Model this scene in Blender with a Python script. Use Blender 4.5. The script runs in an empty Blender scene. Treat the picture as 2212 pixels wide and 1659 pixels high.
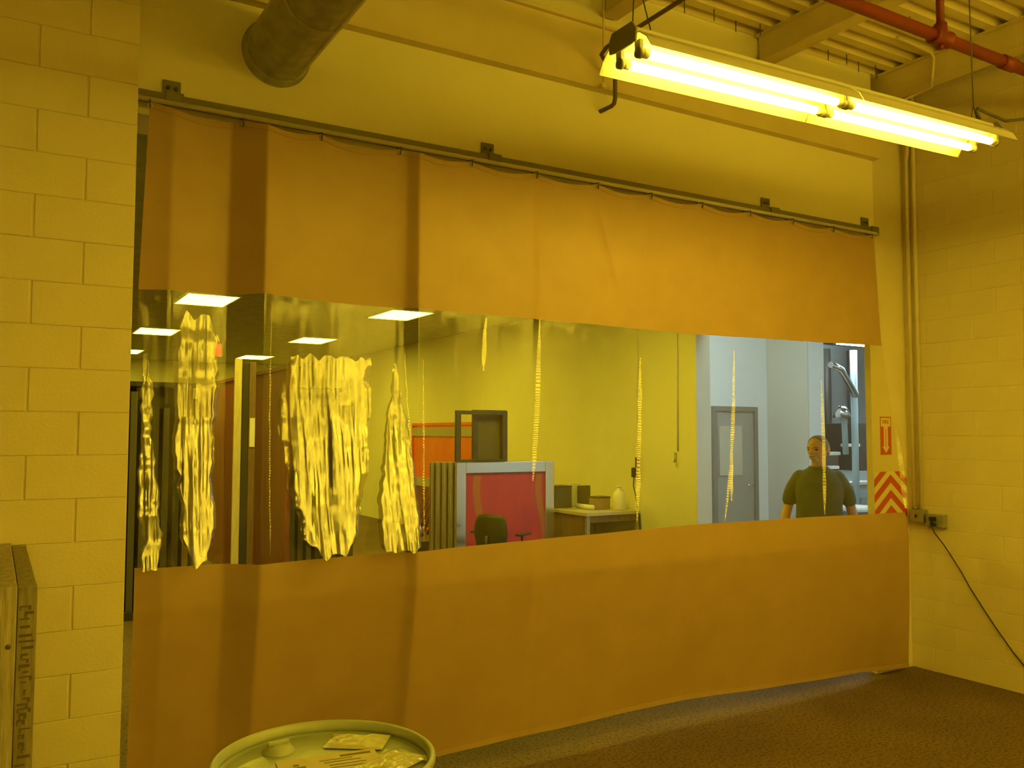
import bpy, bmesh, math, random
import numpy as np
from mathutils import Vector, Matrix, noise

random.seed(7)
S = bpy.context.scene
C = S.collection
R = math.radians

# ------------------------------------------------------------------ camera
cam_d = bpy.data.cameras.new('camera')
cam = bpy.data.objects.new('camera', cam_d)
C.objects.link(cam)
S.camera = cam
cam_d.sensor_width = 36.0
cam_d.lens = 36.0 * 1880.0 / 2212.0
cam_d.clip_end = 200
yaw, pitch, roll = R(30.7), R(3.3), R(0.15)
fw = Vector((math.sin(yaw) * math.cos(pitch), math.cos(yaw) * math.cos(pitch), math.sin(pitch)))
rt = Vector((math.cos(yaw), -math.sin(yaw), 0))
up = rt.cross(fw)
r2 = rt * math.cos(roll) + up * math.sin(roll)
u2 = up * math.cos(roll) - rt * math.sin(roll)
m = Matrix((r2, u2, -fw)).transposed().to_4x4()
m.translation = Vector((0, 0, 1.75))
cam.matrix_world = m

# ------------------------------------------------------------------ world, view
W = bpy.data.worlds.new('world')
S.world = W
W.use_nodes = True
W.node_tree.nodes['Background'].inputs[0].default_value = (0, 0, 0, 1)
W.node_tree.nodes['Background'].inputs[1].default_value = 0
S.view_settings.view_transform = 'Standard'
S.view_settings.look = 'None'
S.view_settings.gamma = 1
S.view_settings.use_curve_mapping = False
S.view_settings.exposure = 0.0
S.cycles.adaptive_threshold = 0.03
S.cycles.caustics_reflective = False
S.cycles.caustics_refractive = False
S.cycles.use_light_tree = False
S.cycles.max_bounces = 6
S.cycles.diffuse_bounces = 4
S.cycles.glossy_bounces = 3
S.cycles.transmission_bounces = 3
S.cycles.transparent_max_bounces = 8
# lamp colours / strengths (radiance, shared by seen and added lamps)
TUBE = (1.0, 0.70, 0.036, 30.5)       # amber sleeved fluorescent tubes of the near room
TROF = (1.0, 0.79, 0.036, 30.5)       # yellow filtered troffers of the print room
HALL = (0.74, 0.95, 1.0, 44.0)         # white fluorescent fixtures of the hall

# ------------------------------------------------------------------ helpers
class MB:
    """collects vertices and faces for ONE mesh object"""
    def __init__(self):
        self.v = []; self.f = []; self.sm = []
    def poly(self, vs, fs, smooth=False):
        o = len(self.v)
        self.v += [tuple(p) for p in vs]
        for f in fs:
            self.f.append([i + o for i in f]); self.sm.append(smooth)
        return self
    def box(self, a, b, bev=0.0):
        (x0, y0, z0), (x1, y1, z1) = a, b
        if x0 > x1: x0, x1 = x1, x0
        if y0 > y1: y0, y1 = y1, y0
        if z0 > z1: z0, z1 = z1, z0
        if bev <= 0:
            vs = [(x0,y0,z0),(x1,y0,z0),(x1,y1,z0),(x0,y1,z0),(x0,y0,z1),(x1,y0,z1),(x1,y1,z1),(x0,y1,z1)]
            return self.poly(vs, [(0,3,2,1),(4,5,6,7),(0,1,5,4),(1,2,6,5),(2,3,7,6),(3,0,4,7)])
        bm = bmesh.new()
        bmesh.ops.create_cube(bm, size=1)
        for v in bm.verts:
            v.co = Vector(((x0+x1)/2 + v.co.x*(x1-x0), (y0+y1)/2 + v.co.y*(y1-y0), (z0+z1)/2 + v.co.z*(z1-z0)))
        bmesh.ops.bevel(bm, geom=bm.edges[:], offset=bev, segments=2, affect='EDGES', profile=0.6)
        return self.bm(bm)
    def bm(self, bm, smooth=False, mat=None):
        bm.verts.ensure_lookup_table()
        vs = [(mat @ v.co if mat else v.co.copy()) for v in bm.verts]
        for i, v in enumerate(bm.verts): v.index = i
        fs = [[v.index for v in f.verts] for f in bm.faces]
        bm.free()
        return self.poly(vs, fs, smooth)
    def lathe(self, prof, n=32, c=(0,0,0), smooth=True, closed=False, axis='Z'):
        vs = []; fs = []; k = len(prof)
        for i in range(n):
            a = 2*math.pi*i/n
            for r, z in prof:
                p = (r*math.cos(a), r*math.sin(a), z)
                if axis == 'Y': p = (p[0], p[2], p[1])
                if axis == 'X': p = (p[2], p[0], p[1])
                vs.append((p[0]+c[0], p[1]+c[1], p[2]+c[2]))
        for i in range(n):
            j = (i+1) % n
            for q in range(k if closed else k-1):
                w = (q+1) % k
                f = (i*k+q, j*k+q, j*k+w, i*k+w)
                fs.append(f if axis != 'Y' else f[::-1])
        return self.poly(vs, fs, smooth)
    def tube(self, pts, r, n=10, smooth=True, cap=True):
        pts = [Vector(p) for p in pts]
        rs = r if isinstance(r, (list, tuple)) else [r]*len(pts)
        vs = []; fs = []
        prev = None
        for i, p in enumerate(pts):
            if i == 0: t = pts[1]-p
            elif i == len(pts)-1: t = p-pts[i-1]
            else: t = (pts[i+1]-p).normalized() + (p-pts[i-1]).normalized()
            t.normalize()
            if prev is None:
                a = Vector((0,0,1)) if abs(t.z) < 0.9 else Vector((1,0,0))
                u = t.cross(a).normalized()
            else:
                u = (prev - t*prev.dot(t)).normalized()
            prev = u
            w = t.cross(u)
            for k in range(n):
                a = 2*math.pi*k/n
                vs.append(p + (u*math.cos(a) + w*math.sin(a))*rs[i])
        for i in range(len(pts)-1):
            for k in range(n):
                fs.append((i*n+k, i*n+(k+1)%n, (i+1)*n+(k+1)%n, (i+1)*n+k))
        self.poly(vs, fs, smooth)
        if cap:
            o = len(self.v)-len(vs)
            self.f.append([o+k for k in range(n)][::-1]); self.sm.append(False)
            e = o+(len(pts)-1)*n
            self.f.append([e+k for k in range(n)]); self.sm.append(False)
        return self
    def prism(self, prof, a, b, axis='X'):
        """extrude closed 2-D profile along an axis"""
        n = len(prof); vs = []
        for t in (a, b):
            for p in prof:
                vs.append({'X': (t, p[0], p[1]), 'Y': (p[0], t, p[1]), 'Z': (p[0], p[1], t)}[axis])
        fs = [(i, (i+1)%n, n+(i+1)%n, n+i) for i in range(n)]
        fs += [tuple(range(n))[::-1], tuple(range(n, 2*n))]
        return self.poly(vs, fs)
    def sphere(self, c, r, n=16, smooth=True):
        bm = bmesh.new()
        bmesh.ops.create_uvsphere(bm, u_segments=n, v_segments=max(6, n//2), radius=1)
        rr = r if isinstance(r, (tuple, list)) else (r, r, r)
        for v in bm.verts:
            v.co = Vector((c[0]+v.co.x*rr[0], c[1]+v.co.y*rr[1], c[2]+v.co.z*rr[2]))
        return self.bm(bm, smooth)
    def mesh(self, name, fix=True):
        me = bpy.data.meshes.new(name)
        me.from_pydata([tuple(v) for v in self.v], [], self.f)
        me.polygons.foreach_set('use_smooth', self.sm)
        if fix:
            bm = bmesh.new(); bm.from_mesh(me)
            bmesh.ops.recalc_face_normals(bm, faces=bm.faces[:])
            bm.to_mesh(me); bm.free()
        me.update()
        return me
    def build(self, name, mat, parent=None, fix=True):
        me = self.mesh(name, fix)
        o = bpy.data.objects.new(name, me)
        C.objects.link(o)
        me.materials.append(M[mat] if isinstance(mat, str) else mat)
        if parent: o.parent = parent
        return o

def tag(o, label=None, cat=None, group=None, kind=None):
    if label: o['label'] = label
    if cat: o['category'] = cat
    if group: o['group'] = group
    if kind: o['kind'] = kind
    return o

def empty(name, label, cat, loc=(0,0,0), rz=0, group=None):
    o = bpy.data.objects.new(name, None)
    o.empty_display_size = 0.1
    C.objects.link(o)
    o.location = loc; o.rotation_euler = (0, 0, rz)
    return tag(o, label, cat, group)

def copy_tree(o, parent=None, label=None, loc=None):
    c = o.copy(); C.objects.link(c)
    if parent: c.parent = parent
    if label: c['label'] = label
    if loc is not None: c.location = loc
    for ch in list(o.children): copy_tree(ch, c)
    return c

def text_mesh(mb, s, loc, size, mat4, depth=0.001):
    cu = bpy.data.curves.new('tmp_text', 'FONT')
    cu.body = s; cu.size = size; cu.align_x = 'CENTER'; cu.align_y = 'CENTER'; cu.extrude = depth
    ob = bpy.data.objects.new('tmp_text', cu); C.objects.link(ob)
    bpy.context.view_layer.update()
    dg = bpy.context.evaluated_depsgraph_get()
    me = bpy.data.meshes.new_from_object(ob.evaluated_get(dg))
    bm = bmesh.new(); bm.from_mesh(me)
    mb.bm(bm, mat=Matrix.Translation(loc) @ mat4)
    bpy.data.objects.remove(ob); bpy.data.curves.remove(cu); bpy.data.meshes.remove(me)
FACE_NEG_Y = Matrix.Rotation(R(90), 4, 'X')

# ------------------------------------------------------------------ materials
M = {}
def mat(name, col, rough=0.6, metal=0.0, col2=None, scale=8.0, bump=0.0, bscale=60.0, spec=0.5, stretch=(1,1,1), mixlo=0.35, mixhi=0.65, detail=5.0, emit=None):
    m = bpy.data.materials.new(name); m.use_nodes = True
    nt = m.node_tree; n = nt.nodes; l = nt.links
    b = n['Principled BSDF']
    b.inputs['Base Color'].default_value = (*col, 1)
    b.inputs['Roughness'].default_value = rough
    b.inputs['Metallic'].default_value = metal
    b.inputs['Specular IOR Level'].default_value = spec
    tc = n.new('ShaderNodeTexCoord')
    mp = n.new('ShaderNodeMapping'); mp.inputs['Scale'].default_value = stretch
    l.new(tc.outputs['Object'], mp.inputs['Vector'])
    if col2:
        nz = n.new('ShaderNodeTexNoise'); nz.inputs['Scale'].default_value = scale; nz.inputs['Detail'].default_value = detail
        l.new(mp.outputs[0], nz.inputs['Vector'])
        cr = n.new('ShaderNodeValToRGB')
        cr.color_ramp.elements[0].position = mixlo; cr.color_ramp.elements[0].color = (*col, 1)
        cr.color_ramp.elements[1].position = mixhi; cr.color_ramp.elements[1].color = (*col2, 1)
        l.new(nz.outputs['Fac'], cr.inputs[0]); l.new(cr.outputs[0], b.inputs['Base Color'])
    if bump:
        nb = n.new('ShaderNodeTexNoise'); nb.inputs['Scale'].default_value = bscale; nb.inputs['Detail'].default_value = 4
        l.new(mp.outputs[0], nb.inputs['Vector'])
        bp = n.new('ShaderNodeBump'); bp.inputs['Strength'].default_value = bump; bp.inputs['Distance'].default_value = 0.01
        l.new(nb.outputs['Fac'], bp.inputs['Height']); l.new(bp.outputs[0], b.inputs['Normal'])
    if emit:
        b.inputs['Emission Color'].default_value = (*emit[:3], 1)
        b.inputs['Emission Strength'].default_value = emit[3]
    M[name] = m
    return m

mat('paint', (.78,.70,.52), .65, col2=(.74,.65,.46), scale=3, bump=.12, bscale=90)
mat('drywall', (.92,.88,.66), .6, col2=(.89,.84,.62), scale=1.2, bump=.04, bscale=120)
mat('block_paint', (.80,.72,.53), .6, col2=(.76,.67,.48), scale=2.5, bump=.16, bscale=70)
mat('steel_paint', (.76,.65,.43), .55, col2=(.70,.60,.40), scale=4, bump=.05)
mat('deck_paint', (.82,.73,.52), .5, col2=(.76,.66,.46), scale=3)
mat('galv', (.55,.55,.50), .42, .55, col2=(.40,.41,.38), scale=14, bump=.1, bscale=30)
mat('galv_track', (.62,.62,.58), .35, .9, col2=(.48,.48,.44), scale=18)
mat('lit_lip', (.72,.68,.55), .4)
mat('rail_shade', (.22,.20,.15), .5, .5)
mat('bracket_dark', (.24,.23,.20), .5, .5, col2=(.18,.17,.15), scale=20)
mat('dark_steel', (.12,.11,.09), .55, .3)
mat('dark_pipe', (.16,.12,.08), .5, .2)
mat('red_pipe', (.24,.030,.018), .5, col2=(.19,.024,.015), scale=10)
mat('white_enamel', (.86,.86,.82), .35)
mat('socket', (.25,.24,.2), .5)
mat('tan_vinyl', (.43,.29,.16), .5, col2=(.405,.27,.15), scale=5, bump=.06, bscale=200)
mat('black_rubber', (.02,.02,.02), .6)
mat('grey_box', (.38,.38,.36), .45, .4, col2=(.3,.3,.28), scale=20)
mat('sign_pale', (.85,.78,.55), .45)
mat('sign_red', (.60,.05,.02), .45)
mat('drum_steel', (.46,.50,.41), .38, col2=(.38,.42,.34), scale=7, bump=.08, bscale=25)
mat('drum_lid', (.36,.40,.33), .28, col2=(.29,.33,.27), scale=6, bump=.1, bscale=18)
mat('paper', (.62,.55,.40), .5, col2=(.56,.49,.36), scale=30)
mat('print_ink', (.16,.13,.10), .6)
mat('plastic_pouch', (.55,.53,.36), .12, spec=.8, bump=.5, bscale=35)
mat('wood_grey', (.52,.47,.38), .75, col2=(.30,.26,.20), scale=9, stretch=(6,6,.6), bump=.3, bscale=40)
mat('wood_mark', (.13,.105,.075), .85)
mat('wood_dark', (.36,.31,.23), .8, col2=(.21,.175,.125), scale=9, stretch=(6,6,.6), bump=.3, bscale=40)
mat('printroom_paint', (.78,.76,.60), .6, col2=(.75,.72,.56), scale=2)
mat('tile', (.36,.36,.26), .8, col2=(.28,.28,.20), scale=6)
mat('orange_mesh', (.78,.16,.03), .4, col2=(.70,.12,.02), scale=4)
mat('red_mesh', (.52,.035,.10), .3, col2=(.44,.03,.12), scale=3, stretch=(3,3,.8))
mat('darkred', (.20,.035,.022), .6, col2=(.14,.022,.018), scale=4, stretch=(3,3,.5))
mat('aluminium', (.75,.77,.78), .22, .95)
mat('black_frame', (.045,.04,.035), .45)
mat('brown_wood', (.22,.14,.07), .6, col2=(.15,.09,.05), scale=10, stretch=(5,5,.6))
mat('pale_strip', (.75,.66,.42), .55, col2=(.62,.53,.33), scale=14, stretch=(4,4,.5))
mat('red_tape', (.42,.13,.10), .5)
mat('grey_tape', (.38,.36,.30), .5)
mat('chair_black', (.03,.035,.03), .5, bump=.2, bscale=200)
mat('bench_top', (.55,.50,.36), .45)
mat('carton', (.36,.26,.14), .7)
mat('carton_dark', (.10,.09,.06), .6)
mat('white_plastic', (.85,.85,.78), .4)
mat('hall_paint', (.80,.82,.80), .6)
mat('hall_shade_beige', (.66,.63,.52), .6)
mat('hall_door', (.36,.34,.28), .45)
mat('hall_door_frame', (.25,.22,.17), .45)
mat('door_glass', (.55,.50,.38), .25)
mat('machine_blue', (.45,.60,.66), .4)
mat('machine_grey', (.40,.46,.50), .35, .4)
mat('machine_dark', (.05,.05,.05), .5)
mat('hall_ceiling', (.10,.10,.10), .8)
mat('skin', (.58,.36,.27), .55, col2=(.52,.31,.23), scale=14)
mat('shirt', (.115,.135,.085), .85, col2=(.09,.105,.065), scale=5, bump=.25, bscale=18)
mat('trousers', (.06,.065,.08), .85)
mat('shoe', (.03,.025,.02), .5)
mat('hair', (.22,.21,.19), .8, bump=.4, bscale=120)
mat('beard', (.55,.52,.46), .8, bump=.4, bscale=150)
mat('eye', (.03,.02,.02), .2)
mat('lip', (.45,.18,.14), .5)
mat('tube_glow', (.9,.9,.8), .4, emit=TUBE)
mat('troffer_glow', (.9,.9,.8), .4, emit=TROF)
mat('hall_glow', (.9,.9,.9), .4, emit=HALL)
mat('exit_glow', (.5,.02,.01), .4, emit=(1,.06,.01,2.2))
mat('led', (.1,.1,.1), .4)

# concrete floor: brown-grey with dark aggregate specks and trowel blotches
def concrete():
    m = bpy.data.materials.new('concrete'); m.use_nodes = True
    nt = m.node_tree; n = nt.nodes; l = nt.links; b = n['Principled BSDF']
    tc = n.new('ShaderNodeTexCoord')
    a = n.new('ShaderNodeTexNoise'); a.inputs['Scale'].default_value = 1.3; a.inputs['Detail'].default_value = 7
    l.new(tc.outputs['Object'], a.inputs['Vector'])
    cr = n.new('ShaderNodeValToRGB')
    cr.color_ramp.elements[0].position = .3; cr.color_ramp.elements[0].color = (.14,.095,.058,1)
    cr.color_ramp.elements[1].position = .7; cr.color_ramp.elements[1].color = (.195,.135,.085,1)
    l.new(a.outputs['Fac'], cr.inputs[0])
    s = n.new('ShaderNodeTexNoise'); s.inputs['Scale'].default_value = 55; s.inputs['Detail'].default_value = 3
    l.new(tc.outputs['Object'], s.inputs['Vector'])
    sr = n.new('ShaderNodeValToRGB')
    sr.color_ramp.elements[0].position = .36; sr.color_ramp.elements[0].color = (.35,.33,.3,1)
    sr.color_ramp.elements[1].position = .52; sr.color_ramp.elements[1].color = (1,1,1,1)
    l.new(s.outputs['Fac'], sr.inputs[0])
    mx = n.new('ShaderNodeMix'); mx.data_type = 'RGBA'; mx.blend_type = 'MULTIPLY'; mx.inputs[0].default_value = .8
    l.new(cr.outputs[0], mx.inputs[6]); l.new(sr.outputs[0], mx.inputs[7])
    l.new(mx.outputs[2], b.inputs['Base Color'])
    b.inputs['Roughness'].default_value = .75
    b.inputs['Specular IOR Level'].default_value = .2
    bp = n.new('ShaderNodeBump'); bp.inputs['Strength'].default_value = .25; bp.inputs['Distance'].default_value = .005
    l.new(s.outputs['Fac'], bp.inputs['Height']); l.new(bp.outputs[0], b.inputs['Normal'])
    M['concrete'] = m
concrete()

# clear vinyl film: mostly transparent, glossy by angle, drawn vertically
def clear_vinyl(name, f0, clear=(.92,.92,.86), rough=.14, an=.4):
    m = bpy.data.materials.new(name); m.use_nodes = True
    nt = m.node_tree; n = nt.nodes; l = nt.links
    n.remove(n['Principled BSDF']); out = n['Material Output']
    tr = n.new('ShaderNodeBsdfTransparent'); tr.inputs[0].default_value = (*clear,1)
    gl = n.new('ShaderNodeBsdfAnisotropic'); gl.inputs['Color'].default_value = (1,1,1,1)
    gl.inputs['Roughness'].default_value = rough; gl.inputs['Anisotropy'].default_value = an
    tg = n.new('ShaderNodeCombineXYZ'); tg.inputs[0].default_value = 1
    l.new(tg.outputs[0], gl.inputs['Tangent'])
    g = n.new('ShaderNodeNewGeometry')
    d = n.new('ShaderNodeVectorMath'); d.operation = 'DOT_PRODUCT'
    l.new(g.outputs['Normal'], d.inputs[0]); l.new(g.outputs['Incoming'], d.inputs[1])
    def mth(op, a, b=None):
        k = n.new('ShaderNodeMath'); k.operation = op
        for i, q in enumerate((a, b)):
            if q is None: continue
            if isinstance(q, (int, float)): k.inputs[i].default_value = q
            else: l.new(q, k.inputs[i])
        return k.outputs[0]
    c = mth('ABSOLUTE', d.outputs['Value'])
    f = mth('POWER', mth('SUBTRACT', 1.0, c), 5.0)
    f = mth('ADD', mth('MULTIPLY', f, .85), f0)
    mx = n.new('ShaderNodeMixShader')
    l.new(f, mx.inputs[0]); l.new(tr.outputs[0], mx.inputs[1]); l.new(gl.outputs[0], mx.inputs[2])
    l.new(mx.outputs[0], out.inputs['Surface'])
    M[name] = m
clear_vinyl('clear_vinyl', .075)
clear_vinyl('vinyl_glint_flap', .25, (.55,.54,.42), .16, .3)  # reflectance raised so the flaps read as bright reflections
clear_vinyl('vinyl_crease', .22, (.80,.79,.68), .24, .35)  # reflectance raised so the crease strips shine

# ------------------------------------------------------------------ structure
def struct(mb, name, material, parent=None):
    o = mb.build(name, material, parent)
    o['kind'] = 'structure'
    return o

XR = 6.05          # right wall of the near room
YH = 4.12          # face of the wall above the curtain
YL = 3.88          # face of the left block wall
XL = 0.475         # its free edge
DECK = 4.45
XW = 6.87          # right wall of the print room
YE = 7.452         # where that wall ends
HC = 3.48          # print room ceiling
YB = 22.0

struct(MB().box((-4.5,-6.5,-.2),(17.5,YB+.3,0)), 'floor', 'concrete')

# left wall: core + painted blocks
wl = struct(MB().box((-4.5,YL+.006,0),(XL-.004,4.36,DECK+.06)), 'wall_left', 'block_paint')
block_cache = {}
def block(w, h, d, bev, axis):
    key = (round(w,4), round(h,4), d, bev, axis)
    if key not in block_cache:
        mb = MB()
        if axis == 'y':   # face towards -y, origin at lower left of the face
            a, b = bev, bev
            mb.poly([(0,d,0),(w,d,0),(w,d,h),(0,d,h),(0,bev,0),(w,bev,0),(w,bev,h),(0,bev,h),
                     (bev,0,bev),(w-bev,0,bev),(w-bev,0,h-bev),(bev,0,h-bev)],
                    [(8,9,10,11),(4,5,9,8),(5,6,10,9),(6,7,11,10),(7,4,8,11),(0,1,5,4),(1,2,6,5),(2,3,7,6),(3,0,4,7)])
        else:             # face towards -x, running along -y
            mb.poly([(d,0,0),(d,-w,0),(d,-w,h),(d,0,h),(bev,0,0),(bev,-w,0),(bev,-w,h),(bev,0,h),
                     (0,-bev,bev),(0,-w+bev,bev),(0,-w+bev,h-bev),(0,-bev,h-bev)],
                    [(8,9,10,11),(4,5,9,8),(5,6,10,9),(6,7,11,10),(7,4,8,11),(0,1,5,4),(1,2,6,5),(2,3,7,6),(3,0,4,7)])
        me = mb.mesh('block'); me.materials.append(M['block_paint'])
        block_cache[key] = me
    return block_cache[key]
CH, BL = .172, .36
z0 = 2.865 - 17*CH
for k in range(0, 27):
    za, zb = max(0, z0 + k*CH), min(DECK, z0 + (k+1)*CH)
    if zb - za < .02: continue
    off = .105 if k % 2 == 1 else .285
    xs = [off + BL*i for i in range(-4, 3)]
    xs = [x for x in xs if x < XL-.03] + [XL]
    for a, b in zip(xs[:-1], xs[1:]):
        rgap = .004 if b < XL else 0
        o = bpy.data.objects.new('block', block(b-a-.004-rgap, zb-za-.0006, .03, .0028, 'y'))
        o.location = (a+.004, YL + random.uniform(-.0006,.0006), za+.0003)
        C.objects.link(o); o.parent = wl
# right wall
wr = struct(MB().box((XR+.003,-6.5,0),(XR+.25,4.4,DECK+.06)), 'wall_right', 'block_paint')
for k in range(0, 26):
    za, zb = k*.1745, min(DECK, (k+1)*.1745)
    if zb-za < .02: continue
    y = 4.22 if k % 2 else 4.22+.18
    while y > 2.2:
        a = min(y, 4.218); b = y-.36
        o = bpy.data.objects.new('block', block(a-b-.003, zb-za-.0025, .02, .002, 'x'))
        o.location = (XR + random.uniform(-.0003,.0003), a, za+.0012)
        C.objects.link(o); o.parent = wr
        y -= .36
struct(MB().box((5.63,4.22,0),(XR+.003,4.27,DECK+.06)), 'wall_pier', 'paint')
struct(MB().box((XL-.004,YH,3.172),(5.565,4.4,DECK+.06)), 'wall_header', 'drywall')
struct(MB().box((-4.5,-6.7,0),(XR+.25,-6.5,DECK+.06)), 'wall_rear', 'paint')
struct(MB().box((-4.7,-6.7,0),(-4.5,4.4,DECK+.06)), 'wall_side', 'paint')

# corrugated roof deck
ce = MB()
P, D = .152, .042
prof = []
y = -6.6
while y < 4.40:
    prof += [(y,DECK+D),(y+.048,DECK+D),(y+.068,DECK),(y+.132,DECK),(y+P,DECK+D)][:4]
    y += P
prof.append((y,DECK+D))
n = len(prof)
vs = [(-4.6,a,b) for a,b in prof] + [(XR+.2,a,b) for a,b in prof] + [(-4.6,a,b+.004) for a,b in prof] + [(XR+.2,a,b+.004) for a,b in prof]
fs = [(i,n+i,n+i+1,i+1) for i in range(n-1)] + [(2*n+i,2*n+i+1,3*n+i+1,3*n+i) for i in range(n-1)]
ce.poly(vs, fs)
ceil = ce.build('ceiling', 'deck_paint', fix=False); ceil['kind'] = 'structure'
MB().box((-4.7,-6.7,DECK+.06),(XR+.25,4.4,DECK+.2)).build('roof_slab','hall_ceiling')['kind'] = 'structure'
for x, y in ((3.62,4.0),(3.85,3.98),(4.08,4.02),(4.25,3.97),(4.95,4.0),(5.12,3.98),(5.3,4.02),(5.45,3.99),(5.52,4.03),(5.0,3.4),(5.6,2.7)):
    MB().tube([(x,y,DECK+.005),(x,y,DECK-.075)], .0035, 5).build('deck_screw','dark_steel',ceil)

# girder along the wall above the curtain, and roof beams
def ibeam(mb, axis, a, b, c, zb, zt, w, tf, tw):
    for z1, z2 in ((zb, zb+tf), (zt-tf, zt)):
        if axis == 'Y': mb.box((c-w/2,a,z1),(c+w/2,b,z2))
        else: mb.box((a,c-w/2,z1),(b,c+w/2,z2))
    if axis == 'Y': mb.box((c-tw/2,a,zb+tf),(c+tw/2,b,zt-tf))
    else: mb.box((a,c-tw/2,zb+tf),(b,c+tw/2,zt-tf))
    return mb
g = MB()
g.box((XL-.004,4.055,3.79),(5.57,YH,3.805)); g.box((XL-.004,4.055,4.165),(5.57,YH,4.18)); g.box((XL-.004,4.085,3.805),(5.57,YH,4.165))
tag(struct(g, 'wall_girder', 'steel_paint'), 'painted steel girder along the wall above the curtain')
for i, x in enumerate((1.83, 3.11, 4.40, 5.67)):
    tag(struct(ibeam(MB(),'Y',-6.5,YH-.02 if x < 5.6 else 4.2,x,4.255,DECK,.12,.014,.05), 'roof_beam', 'steel_paint'))

# print room beyond the curtain
struct(MB().box((XW,YE,0),(7.083,YB,HC+.9)), 'wall_printroom_right', 'printroom_paint')
struct(MB().box((-3.2,YB,0),(7.083,YB+.2,HC+.9)), 'wall_printroom_back', 'printroom_paint')
struct(MB().box((-3.4,4.4,0),(-3.2,YB+.2,HC+.9)), 'wall_printroom_left', 'printroom_paint')
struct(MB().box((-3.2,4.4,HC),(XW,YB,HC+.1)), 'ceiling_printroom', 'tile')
struct(MB().box((XW,4.4,3.0),(7.083,YE,HC+.9)), 'wall_printroom_lintel', 'printroom_paint')
struct(MB().box((-3.2,4.36,0),(0,4.4,HC)), 'wall_printroom_front', 'printroom_paint')
# hall
HH = 4.4
struct(MB().box((7.083,9.5,0),(10.9,9.7,HH)), 'wall_hall_back', 'hall_paint')
hz = MB().box((11.115,8.72,0),(11.5,9.7,HH))
struct(MB().box((17.3,4.2,0),(17.5,YB,HH)), 'wall_hall_far', 'hall_paint')
struct(MB().box((7.083,14.0,0),(17.5,14.2,HH)), 'wall_hall_end', 'machine_grey')
struct(MB().box((6.3,4.22,0),(17.5,4.4,HH)), 'wall_hall_front', 'hall_paint')
struct(MB().box((7.083,4.2,HH),(17.5,14.2,HH+.1)), 'ceiling_hall', 'hall_ceiling')
struct(MB().box((10.2,8.72,0),(10.23,9.5,HH)), 'wall_hall_return', 'hall_shade_beige')  # darker beige carries the shade on this side of the column
struct(MB().box((10.23,8.72,0),(10.56,9.5,HH)), 'wall_hall_column', 'hall_paint')
# hall door
dx0, dx1, dz = 9.04, 9.94, 2.17
dr = MB().box((dx0+.07,9.47,0),(dx1-.07,9.499,dz-.07)).build('door_1','hall_door'); dr['kind'] = 'structure'
fr = MB()
fr.box((dx0,9.44,0),(dx0+.07,9.499,dz-.0705)).box((dx1-.07,9.44,0),(dx1,9.499,dz-.0705)).box((dx0,9.44,dz-.07),(dx1,9.499,dz))
fr.build('door_frame','hall_door_frame',dr)
MB().box((dx0+.12,9.455,1.15),(dx1-.32,9.472,1.88)).build('door_panel','door_glass',dr)
MB().tube([(dx1-.15,9.44,1.0),(dx1-.15,9.40,1.0),(dx1-.27,9.40,1.0)],.012,8).build('door_handle','aluminium',dr)

# ------------------------------------------------------------------ curtain track
tr = empty('curtain_track', 'galvanised steel track along the top of the tan curtain', 'curtain track', (0.47,4.05,3.21))
def rel(mb, name, material, parent, fix=True):
    """build in world coordinates, then parent so that it stays put"""
    o = mb.build(name, material, parent, fix)
    q = parent; off = Vector((0,0,0)); 
    o.matrix_parent_inverse = Matrix.LocRotScale(parent_world(parent)[0], parent_world(parent)[1], None).inverted()
    return o
def parent_world(p):
    return (Vector(p.location), p.rotation_euler.to_quaternion())
rel(MB().prism([(4.03,3.21),(4.045,3.21),(4.045,3.216),(4.036,3.216),(4.036,3.248),(4.064,3.248),(4.064,3.216),(4.055,3.216),(4.055,3.21),(4.07,3.21),(4.07,3.254),(4.03,3.254)], .40, 5.47), 'rail', 'rail_shade', tr)  # shade on the rail face is put into its dark colour
rel(MB().tube([(.40,4.030,3.2145),(5.47,4.030,3.2145)], .011, 10), 'lit_edge', 'lit_lip', tr)  # pale round added as the lit lower edge of the rail
for x in (.643, 2.281, 4.428, 5.455):
    b = MB()
    b.box((x-.038,4.108,3.23),(x+.038,4.119,3.345)); b.box((x-.038,4.028,3.254),(x+.038,4.119,3.262)); b.box((x-.038,4.022,3.214),(x+.038,4.03,3.262))
    br = rel(b, 'bracket', 'bracket_dark', tr)
    rel(MB().lathe([(0,0),(.009,0),(.009,.006),(0,.006)],8,(x-.017,4.10,3.31),axis='Y').lathe([(0,0),(.009,0),(.009,.006),(0,.006)],8,(x+.017,4.10,3.31),axis='Y'), 'bolt','dark_steel',tr)
rel(MB().box((5.44,4.024,3.200),(5.50,4.076,3.262)), 'end_cap','galv',tr)

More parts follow.
